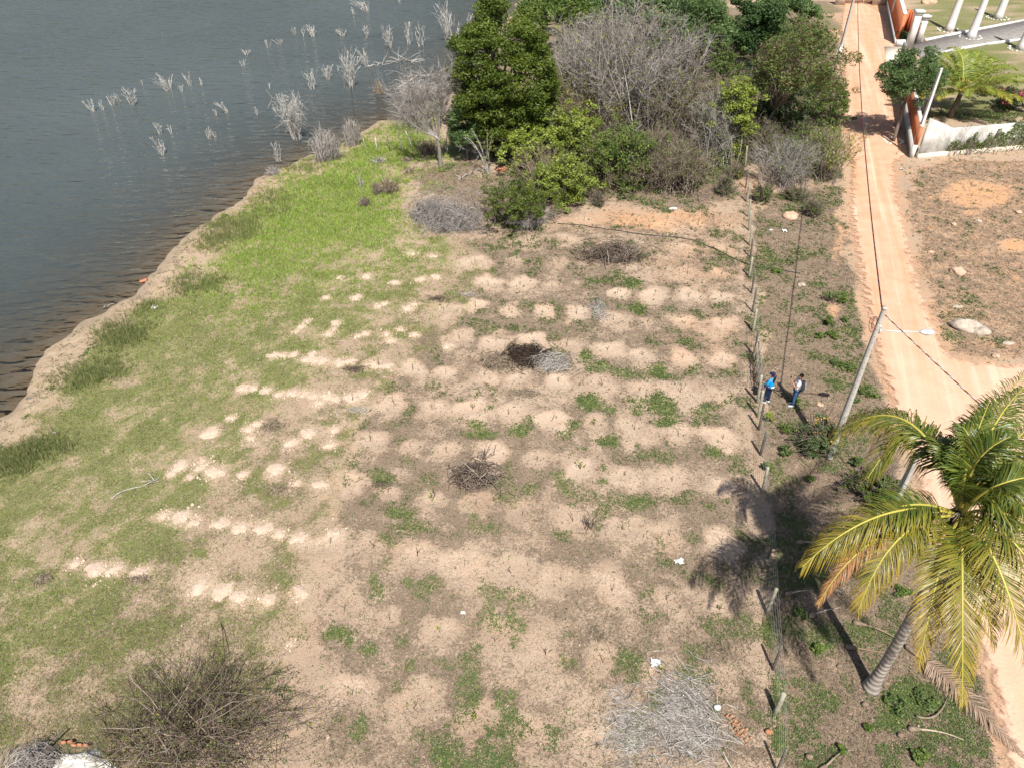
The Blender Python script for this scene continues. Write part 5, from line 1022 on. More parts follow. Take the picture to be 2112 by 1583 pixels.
P2, p2 = pole((1726, 131), 7.4, .15, .085, 'white footed utility pole on the left of the road far back', 'concrete', 1.7)
P3, p3 = pole((1879, 322), 6.1, .15, .09, 'white pole at the corner of the garden wall', 'whitepole')
P4, p4 = pole((1822, 1085), 3.6, .13, .09, 'short concrete post half hidden by the foreground palm fronds', 'concrete')
def cable(a, b, sag, label, r=.016, n=180, tw=.45, spread=.02, ms=('cable_black', 'cable_red', 'cable_white')):
    t = thing('overhead_cable', a, label, 'cable', 'twisted overhead cables'); s = np.linspace(0, 1, n)[:, None]; P = (np.asarray(b) - np.asarray(a)) * s - np.array([0, 0, 1.0]) * sag * 4 * s * (1 - s)
    L = np.linalg.norm(np.asarray(b) - a); ph = s[:, 0] * L / tw * 2 * math.pi; dv = unit(np.asarray(b) - a); u = unit(np.cross(dv, [0, 0, 1.])); w = np.cross(u, dv)
    for k, m in enumerate(ms):
        q = ph + k * 2.094; mb = MB(); mb.tube(P + spread * (np.cos(q)[:, None] * u + np.sin(q)[:, None] * w), r, 5); mb.build('strand', M[m], t, smooth=True)
    return t
top1 = p1 + np.array([0, 0, 6.75])
cable(top1, p2 + np.array([0, 0, 7.1]), .9, 'twisted dark cable running above the dirt road to the far pole', .014, 700, .6, .016, ('cable_black', 'cable_black', 'cable_red'))
cable(p1 + np.array([.05, -.1, 6.75]), np.array([15.6, 8.4, 6.6]), .10, 'twisted red and white cable from lamp pole past the palm', .011, 420, .45, .012)
t = thing('cable_loop', top1, 'loops of loose wire at the top of the lamp pole', 'cable'); 
for k in range(4):
    a = np.linspace(0, 2 * math.pi * .9, 18); rr = RNG.uniform(.12, .24); mb = MB(); mb.tube(np.stack([-.12 - rr * (1 - np.cos(a)) * .6, rr * .5 * np.sin(a) - .1, -.25 + rr * np.sin(a) * 1.1 - .06 * k], 1), .009, 4); mb.build('wire', M['cable_red' if k % 2 else 'cable_black'], t)
# black hose across the field
P = np.array([on(a, b) + np.array([0, 0, .035]) for a, b in [(1150, 462), (1200, 466), (1265, 475), (1330, 484), (1390, 489), (1430, 496), (1470, 512), (1505, 530), (1540, 545), (1570, 553), (1610, 558), (1650, 565)]])
tt = np.linspace(0, len(P) - 1, 80); kk = np.minimum(tt.astype(int), len(P) - 2); Q_ = P[kk] + (P[kk + 1] - P[kk]) * (tt - kk)[:, None]; Q_[:, 2] = zt(Q_[:, 0], Q_[:, 1]) + .03
mb = MB(); mb.tube(Q_ - P[0], .028, 6); o = mb.build('hose', M['cable_black'], smooth=True); o.location = P[0]; tag(o, 'black irrigation hose lying across the upper field', 'hose')

# ------------------------------------------------------------------ garden beyond the wall, at the upper right
def wall_seg(parent, part, a, b, z0, z1, th, mat, off=0.0, zb1=None):
    a = np.asarray(a[:2], float); b = np.asarray(b[:2], float); d = (b - a) / np.linalg.norm(b - a); n = np.array([-d[1], d[0]])
    q = [a - n * th / 2 + n * off, b - n * th / 2 + n * off, b + n * th / 2 + n * off, a + n * th / 2 + n * off]; mb = MB(); zb1 = z1 if zb1 is None else zb1
    V = [(*p, z0) for p in q] + [(*q[0], z1), (*q[1], zb1), (*q[2], zb1), (*q[3], z1)]
    mb.add(V, [(0, 3, 2, 1), (4, 5, 6, 7), (0, 1, 5, 4), (1, 2, 6, 5), (2, 3, 7, 6), (3, 0, 4, 7)]); return mb.build(part, M[mat], parent)
cA = G(1880, 326); cB = G(1850, 140); c0 = thing('garden_wall', cA, 'terracotta garden wall with white base along the road', 'wall')
A, B_ = cA - cA, cB - cA
wall_seg(c0, 'white_base', A, B_, -.2, .95, .26, 'whitewall'); wall_seg(c0, 'terracotta_panel', A, B_, .95, 2.25, .22, 'terracotta'); wall_seg(c0, 'coping', A, B_, 2.25, 2.32, .26, 'oldwhite')
dW = unit(B_); 
w1 = thing('garden_wall', cA, 'stained white wall facing the camera, covered by creeper', 'wall'); E1 = G(1945, 320) - cA; E2 = G(2330, 288) - cA
s0 = np.array([.35, -.05, 0]); wall_seg(w1, 'raised_end', s0, E1, -.2, 2.9, .22, 'oldwhite', zb1=2.0); wall_seg(w1, 'wall_face', E1, E2, -.2, 2.0, .22, 'oldwhite'); wall_seg(w1, 'footing', s0, E2, -.2, .35, .34, 'apron')
# creeper on the white wall
n = 2600; f = np.clip(RNG.beta(1.3, 1.3, n), 0, 1); cr = fbm(f * 30, np.zeros(n), .5, 3, 3); base = E1 + (E2 - E1) * f[:, None] * .62; nr = unit(np.array([(E2 - E1)[1], -(E2 - E1)[0], 0.0])); zz = RNG.random(n) ** .8 * (.3 + 3.2 * cr)
Cc = base + nr * RNG.uniform(.13, .32, (n, 1)) + np.array([0, 0, 1.0]) * zz[:, None]; D = rdir(n); t = thing('creeper', cA, 'green creeper scrambling over the white wall', 'creeper'); mb = MB(); mb.leaves(Cc, D, unit(np.cross(D, nr + RNG.normal(size=(n, 3)) * .5)), RNG.uniform(.05, .11, n), RNG.uniform(.03, .06, n)); mb.build('leaves', M['leaf_mid'], t)
k_ = 160; f = RNG.random(k_); b0 = E1 + (E2 - E1) * f[:, None] * .62 + nr * .3; mb = MB(); mb.twigs(np.stack([b0, b0 + nr * .2 + RNG.normal(size=(k_, 3)) * .3 + np.array([0, 0, .8]), b0 + RNG.normal(size=(k_, 3)) * .5 + np.array([0, 0, 1.6])], 1), np.array([.012, .01, .005])[None]); mb.build('stems', M['browntwig'], t)
# gate recess: curved red wall, pillars, iron gate
gA, gB = G(1848, 92), G(1826, -8)
w2 = thing('street_wall', gA, 'terracotta street wall with white slots beyond the gate', 'wall'); d_ = gB - gA
wall_seg(w2, 'white_base', d_ * 0, d_, -.2, .5, .3, 'whitewall'); wall_seg(w2, 'panel', d_ * 0, d_, .5, 2.9, .24, 'terracotta'); wall_seg(w2, 'coping', d_ * 0, d_, 2.9, 3.05, .34, 'whitewall')
for fr in (.42, .72): wall_seg(w2, 'slot', d_ * fr, d_ * (fr + .05), .9, 2.7, .30, 'whitewall')
rA, rB = G(1851, 92), G(1884, 93); w3 = thing('gate_wing_wall', rA, 'bright red curved wing wall beside the gate', 'wall'); P_ = [rA, G(1852, 72), G(1862, 66), G(1875, 72), G(1873, 90)]
arc = bez(G(1851, 90), G(1856, 62), G(1878, 88), 9)
for k in range(8): wall_seg(w3, 'panel', arc[k] - rA, arc[k + 1] - rA, 0, 2.5 + .2 * math.sin(k / 7 * 3.1), .22, 'terracotta')
wall_seg(w3, 'planter', G(1847, 97) - rA, G(1872, 97) - rA, 0, .7, .3, 'whitewall')
mb = MB(); cl = G(1862, 90) - rA + np.array([0, 0, .8]); leaf_clumps(mb, cl + RNG.normal(size=(12, 3)) * np.array([.8, .3, .2]), .4, 900, .12, .06); mb.build('planter_leaves', M['leaf_feather'], w3)
for k, (pb, h, lb) in enumerate([((1873, 99), 3.4, 'tall white gate pillar with flat cap, left of the pair'), ((1891, 91), 2.6, 'shorter white gate pillar with flat cap, right of the pair')]):
    b = G(*pb); t = thing('gate_pillar', b, lb, 'pillar', 'white gate pillars'); mb = MB(); mb.box((-.28, -.28, -.1), (.28, .28, h)); mb.build('shaft', M['whitewall'], t); mb = MB(); mb.box((-.42, -.42, h), (.42, .42, h + .25)); mb.build('cap', M['whitewall'], t); mb = MB(); mb.box((-.34, -.34, h - .2), (.34, .34, h - .002)); mb.build('collar', M['whitewall'], t)
b = G(1873, 99); e = G(1891, 91); t = thing('iron_gate', b, 'open barred iron gate between the white pillars', 'gate')
for k in range(9): q = (e - b) * (.14 + .09 * k); mb = MB(); mb.tube([q + np.array([0, 0, .1]), q + np.array([0, 0, 2.2])], .022, 5); mb.build('bar', M['gatebar'], t)
for z_ in (.15, 1.2, 2.15): mb = MB(); mb.tube([(e - b) * .1 + np.array([0, 0, z_]), (e - b) * .9 + np.array([0, 0, z_])], .03, 5); mb.build('rail', M['gatebar'], t)
def sheet(name, pxs, z, mat, label, kind='structure', th=.06):
    P = [G(a, b)[:2] for a, b in pxs]; ar = sum(P[i][0] * P[(i + 1) % len(P)][1] - P[(i + 1) % len(P)][0] * P[i][1] for i in range(len(P)))
    if ar < 0: P = P[::-1]
    mb = MB(); mb.prism([tuple(p) for p in P], z - th, z, rnd=.5); o = mb.build(name, M[mat]); return tag(o, label, kind=kind)
sheet('gate_apron', [(1824, 98), (1873, 98), (1868, 112), (1857, 130), (1828, 133)], .075, 'apron', 'pale concrete apron in front of the gate', th=.12)
sheet('driveway', [(1874, 93), (1910, 86), (2000, 67), (2112, 45), (2300, 8), (2300, 52), (2110, 82), (2035, 92), (1960, 105), (1900, 122)], .06, 'slate', 'grey paved driveway curving through the garden', th=.1)
def kerb(pxs, label):
    t = thing('kerb', G(*pxs[0]), label, 'kerb', 'white driveway kerbs'); P = [G(*p) - G(*pxs[0]) for p in pxs]
    for k in range(len(P) - 1): wall_seg(t, 'kerb_stone', P[k], P[k + 1], -.05, .22, .35, 'whitewall')
kerb([(1908, 85), (1950, 76), (2000, 66), (2112, 44), (2300, 7)], 'white kerb on the far side of the driveway'); kerb([(1905, 122), (1960, 106), (2035, 93), (2110, 83), (2300, 53)], 'white kerb on the near side of the driveway')
def ring(t, r, n, sz, mat='whitewall'):
    for k in range(n):
        a = 2 * math.pi * k / n; mb = MB(); q_ = sz * RNG.uniform(.5, 1.1); rr2 = r * RNG.uniform(.9, 1.1); mb.ball((math.cos(a) * rr2, math.sin(a) * rr2, .03), (q_, q_ * .8, q_ * .6), 7, 5, .3, k); mb.build('ring_stone', M[mat], t)
ROYAL = [((1957, 63), -60, 'limewashed palm trunk left of the three tall garden palms'), ((2002, 78), -40, 'limewashed palm trunk with green shaft beside the driveway'), ((2058, 38), -60, 'limewashed palm trunk by the top right edge'), ((2106, 102), 0, 'limewashed palm trunk cut by the right edge')]
for k, (bp, ty, lb) in enumerate(ROYAL):
    b = G(*bp); t = thing('royal_palm', b, lb, 'palm', 'tall limewashed garden palms'); h = 5.2 if k != 1 else 4.6; mb = MB(); ln = np.array([1.3 if k != 1 else .9, .6, 0])
    ln = np.array([.35, .3, 0]); zz = np.linspace(-.1, h, 10); mb.tube([ln * (z_ / h) + np.array([0, 0, z_]) for z_ in zz], [.52 - .24 * (z_ / h) ** .6 if z_ > 0 else .6 for z_ in zz], 14, cap=True); mb.build('trunk', M['limewash'], t, smooth=True)
    mb = MB(); mb.tube([ln + np.array([0, 0, h]), ln * 1.2 + np.array([0, 0, h + .9]), ln * 1.4 + np.array([0, 0, h + 1.9])], [.24, .26, .1], 10); mb.build('crownshaft', M['leaf_vine'], t, smooth=True)
    ring(t, 1.15, 18, .16)
# fronds used by every palm
def frond(mb, root, mid, tip, ll, w, npair, age0, age1, droop=.55, mat=0, rmat=1, rr=.035, vshape=.35):
    n = 22; P = bez(root, mid, tip, n); T = unit(np.gradient(P, axis=0)); up = np.array([0, 0, 1.0])
    L = np.linalg.norm(np.diff(P, axis=0), axis=1).sum()
    mb.tube(P, np.linspace(rr, rr * .18, n), 5, cap=False, rnd=RNG.random(), age=0, m=rmat)
    t = np.linspace(.16, .995, npair); i = np.minimum((t * (n - 1)).astype(int), n - 2); f = (t * (n - 1) - i)[:, None]
    p = P[i] * (1 - f) + P[i + 1] * f; d = unit(T[i] * (1 - f) + T[i + 1] * f)
    side = np.cross(d, up); bad = np.linalg.norm(side, axis=1) < .15; side = unit(side)
    for q in range(1, len(side)):
        if np.dot(side[q], side[q - 1]) < 0: side[q] *= -1
    nrm = unit(np.cross(side, d)); nrm *= np.sign(nrm[:, 2:] + 1e-6)
    prof = np.sin(np.clip((t - .05) / .95, 0, 1) ** .75 * math.pi * .93 + .12) ** .65; prof = np.maximum(prof, .25)
    for sg in (-1, 1):
        s = unit(side * sg * (1.0 - .45 * t[:, None]) + d * (.45 + .75 * t[:, None] ** 2) + nrm * vshape + RNG.normal(size=p.shape) * .07)
        l = (ll * prof * RNG.uniform(.85, 1.1, npair))[:, None]; dz = RNG.uniform(.6, 1.25, (npair, 1)) * droop
        q0 = p; q1 = p + s * l * .45 - up * l * dz * .12; q2 = p + s * l * .78 - up * l * dz * .42; q3 = p + s * l * (1.0 - .12 * dz) - up * l * dz * .85
        wv = unit(d * .9 + nrm * .4 * sg * 0 + RNG.normal(size=d.shape) * .15); W = w
        V = np.stack([q0 - wv * W * .6, q0 + wv * W * .6, q1 - wv * W, q1 + wv * W, q2 - wv * W * .7, q2 + wv * W * .7, q3], 1).reshape(-1, 3)
        b = np.arange(npair)[:, None] * 7
        Q = np.concatenate([b + np.array([[0, 1, 3, 2]]), b + np.array([[2, 3, 5, 4]])]); Tt = b + np.array([[4, 5, 6]])
        ag = np.clip(age0 + (age1 - age0) * t + RNG.normal(size=npair) * .1, 0, 1)[:, None] + np.array([-.1, -.1, 0, 0, .1, .1, .3])[None] * (age1 > .1)
        mb.add(V, Q, Tt, rnd=np.repeat(np.clip(RNG.normal(.5, .22, npair), 0, 1), 7), age=np.clip(ag, 0, 1).ravel(), m=mat)
# young coconut palm in the garden
b = G(1958, 243); t = thing('young_palm', b, 'young coconut palm with feathery fronds inside the garden wall', 'palm'); cz = 2.0
mb = MB(); mb.tube([(0, 0, -.2), (.1, 0, .8), (.25, .05, cz)], [.26, .2, .18], 9); mb.build('trunk', M['fibre'], t)
for az, el, L in [(75, 66, 3.6), (100, 72, 3.8), (40, 58, 3.6), (130, 52, 3.4), (15, 42, 3.8), (-8, 26, 4.2), (-25, 12, 3.8), (160, 30, 3.2), (185, 10, 2.8), (215, 22, 2.4), (-55, 25, 2.8), (250, 35, 2.2), (60, 40, 3.4), (110, 40, 3.2), (0, 55, 3.4), (-40, 45, 3.0), (85, 50, 3.6), (55, 62, 3.8), (120, 62, 3.6), (25, 55, 3.6), (145, 44, 3.2), (-15, 40, 3.6), (170, 48, 2.9), (205, 38, 2.6), (-75, 40, 2.4), (230, 48, 2.4)]:
    L *= 1.55; a = math.radians(az); e = math.radians(el); r0 = np.array([.25, .05, cz]); dh = np.array([math.cos(a), math.sin(a), 0]); mid = r0 + (dh * math.cos(e) + np.array([0, 0, math.sin(e)])) * L * .62; tip = r0 + dh * (L * (.35 + .6 * math.cos(e))) + np.array([0, 0, L * (math.sin(e) * .72 - .25)])
    mb = MB(); frond(mb, r0, mid, tip, .95, .03, 80, .0, .4 if el < 30 else .05, .55); mb.build('frond', [M['palm_young'], M['rachis']], t)
# street tree with round crown on a thin leaning trunk, stones round its foot
b = G(1842, 292); c = at(1883, 158, b[1] + .5); t = thing('street_tree', b, 'round feathery tree on a thin pole like trunk by the wall', 'tree'); rr_ = np.array([2.6, 2.4, 2.1]); cl = ellip_pts(120, c, rr_, .3, .9, -.8)
mb = MB(); leaf_clumps(mb, cl, RNG.uniform(.35, .65, len(cl)), 16000, .13, .035, droop=.35); mb.build('crown', M['leaf_feather'], t).location = -Vector(b)
mb = MB(); tk = b + (c - b) * np.array([.62, .62, .62]); mb.tube(bez(b - np.array([0, 0, .1]), b + (tk - b) * np.array([.4, .4, .5]), tk, 6), np.linspace(.15, .11, 6), 8); woody(mb, tk, cl[::5], .06); mb.build('trunk', M['bark'], t, smooth=True).location = -Vector(b); ring(t, .62, 14, .15)
# bougainvillea
b = G(2085, 225); t = thing('bougainvillea', b, 'magenta flowering bush at the right edge of the garden', 'bush'); cl = np.array([0, 0, 1.0]) + RNG.normal(size=(40, 3)) * np.array([1.6, 1.1, .45]); mb = MB(); leaf_clumps(mb, cl, .5, 3200, .11, .06); mb.build('leaves', M['leaf_dark'], t); mb = MB(); leaf_clumps(mb, cl[::2] + np.array([0, 0, .25]), .42, 900, .1, .07); mb.build('bracts', M['leaf_magenta'], t); mb = MB(); woody(mb, np.zeros(3), cl[::5], .06); mb.build('stems', M['bark'], t)
# far gate across the road, walls beside it
b = G(1770, 8); t = thing('road_gate', b, 'dark barred gate closing the road at the top edge', 'gate'); W_ = (G(1798, 8) - G(1742, 8))[0]
for x0, x1 in ((-.5, -.2), (-.15, .16), (.2, .5)):
    mb = MB(); mb.box((W_ * x0, -.05, .15), (W_ * x1, .05, .32)); mb.build('bottom_rail', M['gatebar'], t); mb = MB(); mb.box((W_ * x0, -.05, 1.55), (W_ * x1, .05, 1.7)); mb.build('top_rail', M['gatebar'], t)
    for k in range(7): x = W_ * (x0 + (x1 - x0) * (k + .5) / 7); mb = MB(); mb.box((x - .03, -.03, .32), (x + .03, .03, 1.55)); mb.build('bar', M['gatebar'], t)
for (a0, a1), h, lb in (((1722, 1741), 2.2, 'left'), ((1799, 1826), 2.2, 'right')):
    q0, q1 = G(a0, 10), G(a1, 10); t = thing('gate_flank_wall', q0, 'concrete wall stub on the %s of the far road gate' % lb, 'wall'); wall_seg(t, 'wall_face', q0 - q0, q1 - q0, -.1, h, .3, 'apron'); wall_seg(t, 'coping', q0 - q0, q1 - q0, h, h + .12, .42, 'apron')

# ------------------------------------------------------------------ big coconut palm
b = on(1795, 1418); cr = at(1984, 1058, b[1] + .1); PALM = thing('coconut_palm', b, 'tall foreground coconut palm with yellowing hanging fronds', 'palm'); top = cr - b
mb = MB(); Pt = bez((0, 0, -.2), (top[0] * .55 + .25, top[1] * .6, top[2] * .5), top, 26); rad = np.linspace(.155, .12, 26); rad[:4] = [.3, .24, .19, .165]; rad = rad * (1 + .02 * np.sin(np.arange(26) * 2.2)); mb.tube(Pt, rad, 14); mb.build('trunk', M['palmtrunk'], PALM, smooth=True)
def pt(px, py, z): return G(px, py, z) - b
cz = cr[2]
# frond: mid pixel and height, tip pixel and height, leaflet length, pairs, yellowing from..to, droop, material
FR = [((1880, 835, cz + 1.3), (1722, 895, cz - .1), .95, 95, 0, .3, 1.15, 'palm'), ((1905, 850, cz + 1.2), (1790, 985, cz - .3), .9, 90, 0, .2, 1.2, 'palm'), ((1860, 1030, cz + .45), (1745, 1105, cz - .3), .85, 80, 0, .2, .6, 'palm'),
 ((1815, 1045, cz + .5), (1655, 1168, cz - .7), .85, 90, .05, .75, 1.2, 'palm'), ((1800, 1095, cz + .1), (1688, 1245, cz - 1.3), .5, 70, .4, .9, .95, 'palm_orange'), ((1850, 1090, cz + .3), (1770, 1260, cz - 1.2), .8, 85, .1, .85, 1.1, 'palm'),
 ((1940, 1150, cz + .1), (1895, 1375, cz - 1.9), .72, 85, .2, .95, .5, 'palm'), ((1985, 1180, cz + .2), (1985, 1455, cz - 2.0), .78, 95, .1, .8, .45, 'palm'), ((2060, 1150, cz + .5), (2125, 1390, cz - 1.5), .85, 90, .1, .6, .6, 'palm'), ((2020, 1180, cz + .1), (2050, 1330, cz - 1.4), .75, 80, .1, .7, .6, 'palm'),
 ((2000, 900, cz + 1.4), (2130, 760, cz + 1.3), .9, 90, 0, .1, .6, 'palm'), ((2025, 930, cz + 1.5), (2170, 880, cz + .6), .95, 95, 0, .1, .8, 'palm'), ((2005, 950, cz + 1.6), (2085, 900, cz + 2.3), .8, 80, 0, 0, .45, 'palm'), ((2060, 980, cz + 1.2), (2240, 1010, cz + .2), .95, 90, 0, .1, .8, 'palm'), ((2080, 1050, cz + .8), (2250, 1150, cz - .3), .95, 90, 0, .2, .75, 'palm'),
 ((2080, 1090, cz + .7), (2210, 1290, cz - .9), .9, 90, .05, .4, .75, 'palm'), ((1990, 960, cz + 1.5), (2040, 830, cz + 2.0), .8, 80, 0, 0, .5, 'palm'), ((2040, 1000, cz + 1.8), (2150, 980, cz + 1.9), .85, 80, 0, 0, .5, 'palm'), ((1960, 940, cz + 1.3), (1935, 905, cz + 1.2), .7, 70, 0, .1, .6, 'palm'), ((2030, 960, cz + 1.0), (2120, 1060, cz + .8), .95, 95, 0, .1, .8, 'palm'), ((2045, 1010, cz + 1.1), (2090, 1120, cz - .2), .95, 95, 0, .15, .8, 'palm'),
 ((2030, 900, cz + 1.7), (2110, 800, cz + 1.9), .9, 95, 0, .05, .7, 'palm'), ((2050, 940, cz + 1.6), (2190, 830, cz + 1.2), .95, 95, 0, .05, .8, 'palm'), ((2070, 960, cz + 1.3), (2130, 950, cz + .2), .95, 95, 0, .05, .95, 'palm'), ((2040, 930, cz + 1.4), (2060, 960, cz + .4), .9, 90, 0, .05, .95, 'palm'), ((2010, 930, cz + 1.6), (1985, 880, cz + 1.9), .75, 80, 0, .1, .6, 'palm')]
for md, tp, ll, npair, a0, a1, dr, mt in FR:
    mid, tip = pt(*md), pt(*tp); mid = mid * 1.0; r0 = top + unit(mid - top) * .12 + np.array([0, 0, -.05]); mb = MB(); ctl = mid * 1.5 - (r0 + tip) * .25
    frond(mb, r0, ctl, tip, ll, .017, int(npair * 1.35), a0 * .5, a1 * .6, dr, rr=.045); mb.build('frond', [M[mt], M['rachis']], PALM)
mb = MB()
for k in range(120):
    d = unit(np.array([RNG.normal(), RNG.normal(), RNG.normal() * .8 - .4])); L = RNG.uniform(.2, .6); q = top + np.array([0, 0, RNG.uniform(-.5, .15)]); mb.tube([q + d * .08, q + d * L * .6, q + d * L + np.array([0, 0, -.15])], [.03, .022, .008], 4, rnd=RNG.random())
mb.build('crown_fibre', M['fibre'], PALM)
for k in range(9):
    a = k * .75; q = top + np.array([math.cos(a) * .26, math.sin(a) * .26, -.3 - .12 * (k % 2)]); mb = MB(); mb.ball(q, (.11, .11, .14), 10, 8); mb.build('coconut', M['husk_green'], PALM, smooth=True)
mb = MB(); frond(mb, top + np.array([.05, -.1, -.2]), top + np.array([-.1, -.45, -.6]), pt(1940, 1290, cz - 2.3), .6, .02, 60, 0, 0, .9); mb.build('dead_frond', [M['palm_dead'], M['palm_dead']], PALM)
# fallen fronds and frond stalks on the ground
def fallen_frond(p0, p1, p2, label, ll=.5, npair=60, leaf=True, rr=.035, sheath=True, mat='palm_dead'):
    a, m_, e = on(*p0), on(*p1), on(*p2); t = thing('fallen_frond', a, label, 'palm frond', 'fallen palm fronds and stalks'); up = np.array([0, 0, .09]); P = bez(up, (m_ - a) * 1.0 + up * 2, e - a + up * .6, 14); mb = MB(); mb.tube(P, np.linspace(rr, rr * .35, 14), 6, rnd=RNG.random()); mb.build('stalk', M['palm_dead' if mat == 'palm_dead' else mat], t, smooth=True)
    if sheath: d = unit(P[0] - P[2]); mb = MB(); mb.tube([P[1], P[0], P[0] + d * .16, P[0] + d * .24], [rr * 1.1, rr * 1.9, rr * 2.7, rr * 1.6], 8); mb.build('sheath', M['husk'], t, smooth=True)
    if leaf: mb = MB(); frond(mb, P[0] + up, (P[6] * 2 - P[0] * .5 - P[-1] * .5) + up, P[-1] + up * .5, ll, .018, npair, 0, 0, .25, rr=.01, vshape=.05); mb.build('leaflets', [M['palm_dead'], M['palm_dead']], t)
fallen_frond((1880, 1345), (1990, 1440), (2110, 1560), 'long fallen brown frond stretching to the road at bottom right', .6, 80)
fallen_frond((1775, 1288), (1815, 1300), (1860, 1325), 'fallen pinkish frond stalk left of the palm trunk, upper one', leaf=False)
fallen_frond((1760, 1338), (1800, 1348), (1850, 1352), 'fallen pinkish frond stalk left of the palm trunk, lower one', leaf=False)
fallen_frond((1680, 1268), (1705, 1260), (1735, 1253), 'short grey stalk on the shaded verge', leaf=False, mat='straw')
fallen_frond((1655, 1120), (1675, 1122), (1690, 1128), 'short grey stalk in the palm shadow by the fence', leaf=False, mat='straw')
fallen_frond((1632, 1224), (1650, 1222), (1672, 1219), 'pale grey stub just right of the fence', leaf=False, mat='straw')
fallen_frond((1890, 1505), (1940, 1510), (1985, 1528), 'pale forked stalk on the ground right of the palm foot', leaf=False, mat='straw')
fallen_frond((1888, 1478), (1930, 1500), (1952, 1440), 'curved grey stalk crossing the pale forked one', leaf=False, mat='straw', sheath=False)
fallen_frond((1700, 1583), (1715, 1570), (1735, 1550), 'grey stalk at the bottom edge right of the fence', leaf=False, mat='straw')
fallen_frond((1712, 1180), (1718, 1195), (1720, 1205), 'small pale sheath under the palm shadow', leaf=False, mat='straw', rr=.03)
# coconut husks
for k, (a, b2, s, lb) in enumerate([(1650, 1330, .09, 'beside the shade edge, upper left'), (1654, 1348, .09, 'beside the shade edge, lower left'), (1692, 1330, .1, 'in the dark trunk shadow'), (1855, 1518, .1, 'on soil below the palm foot'), (1730, 1375, .08, 'in weeds near the trunk shadow tip'), (1668, 1562, .11, 'near the bottom edge'), (1585, 1510, .11, 'orange brown and round, left of the fence'), (1478, 1462, .12, 'white, at the right of the stalk heap'), (1783, 1455, .1, 'just below the trunk foot')]):
    p = on(a, b2); mb = MB(); mb.ball((0, 0, s * .7), (s * .95, s * .75, s * .7), 12, 8, .3, k); o = mb.build('coconut_husk', M['rubble' if 'orange' in lb else ('plastic' if 'white' in lb else 'husk')], smooth=True); o.location = p; tag(o, 'coconut husk ' + lb, 'coconut husk', 'coconut husks on the ground')

# ------------------------------------------------------------------ rocks, rubble, litter
ROCKS = [(1992, 672, 33, 17, 'rockpale', 'big flat pale boulder in the dry grass right of road'), (2022, 683, 16, 13, 'rockpale', 'pale rock touching the right of the big flat boulder'), (1974, 562, 14, 11, 'rock', 'orange boulder in the grass right of the road'), (1629, 447, 14, 11, 'rock', 'rounded tan boulder on the verge left of the road'), (1967, 463, 6, 5, 'rock', 'small orange rock right of road, left of a pair'), (2018, 457, 7, 4, 'rockpale', 'small pale rock right of road, right of a pair'), (1653, 588, 8, 6, 'rockpale', 'flat pinkish rock on the verge'), (1975, 632, 12, 4, 'rockpale', 'low pale slab above the big flat boulder'), (2053, 735, 8, 6, 'rock', 'orange rock near the road fork'), (2080, 708, 14, 5, 'rockpale', 'pale slab at the right edge above the fork'), (1855, 318, 10, 6, 'rock', 'rock at the foot of the garden wall corner'), (1540, 318, 9, 7, 'rockpale', 'pale grey stone at the foot of the leaning tree'), (2100, 438, 8, 5, 'rock', 'orange stone at the right edge above the dry grass'), (1920, 520, 7, 4, 'rock', 'small orange stone at the road edge'), (1915, 7, 14, 9, 'rock', 'reddish rock at the top edge in the garden'), (1388, 430, 9, 3, 'plastic', 'white flat slab lying by the thicket'), (60, 822, 6, 3, 'postdark', 'dark stone at the water edge far left'), (1690, 835, 8, 5, 'rock', 'small tan stone on the verge near the lamp pole')]
for k, (a, b2, rx_, ry_, m_, lb) in enumerate(ROCKS):
    p = on(a, b2); kx = mpp(p); mb = MB(); h_ = min(rx_, ry_ * 1.2) * kx * .6; mb.ball((0, 0, h_ * .15), (rx_ * kx, ry_ * kx * 1.15, h_), 18, 12, .6, k + 3); o = mb.build('rock', M[m_], smooth=False); o.location = p; tag(o, lb, 'rock')
p = on(1522, 1502); t = thing('rubble_heap', p, 'small heap of orange broken clay rubble by the fence', 'rubble')
for k in range(60):
    q = RNG.normal(size=2) * np.array([.10, .22]); q = np.array([q[0] + q[1] * -.3, q[1]]); s = RNG.uniform(.02, .055); mb = MB(); mb.ball((q[0], q[1], s * .5 + .03 * RNG.random()), (s, s * RNG.uniform(.6, 1), s * .7), 6, 4, .4, k); mb.build('clay_piece', M['rubble'], t)
LIT = [(1352, 1368, 14, 'white plastic sheet scrap crumpled in the front field'), (1400, 1157, 12, 'crumpled white bag in the shade of the field'), (955, 1263, 6, 'small white scrap in the middle of the front field'), (1618, 478, 7, 'white rag on the verge near the fence'), (1590, 476, 5, 'small white scrap left of the white rag'), (1860, 350, 5, 'white scrap by the road below the garden wall'), (320, 636, 8, 'white scrap on the shore sand'), (113, 893, 4, 'white scrap in the grass edge at left')]
for k, (a, b2, r_, lb) in enumerate(LIT):
    p = on(a, b2); s = r_ * mpp(p) * .75
    if 'floating' in lb: p = G(a, b2, WATER)
    mb = MB(); n = 6; V = []
    for i_ in range(n):
        for j_ in range(n): V.append(((i_ / 5 - .5) * 2 * s + RNG.normal() * s * .12, (j_ / 5 - .5) * 1.5 * s + RNG.normal() * s * .14, .02 + abs(RNG.normal()) * .35 * s))
    mb.add(V, [(i_ * n + j_, (i_ + 1) * n + j_, (i_ + 1) * n + j_ + 1, i_ * n + j_ + 1) for i_ in range(n - 1) for j_ in range(n - 1)]); o = mb.build('litter_scrap', M['plastic'], smooth=True); o.location = p; tag(o, lb, 'litter')
p = on(297, 580); mb = MB(); mb.box((-.22, -.12, 0), (.16, .12, .08)); mb.box((.02, -.1, .08), (.2, .08, .13)); o = mb.build('clay_block', M['brick']); o.location = p; o.rotation_euler = (0, 0, .4); tag(o, 'orange clay block at the water edge', 'brick')
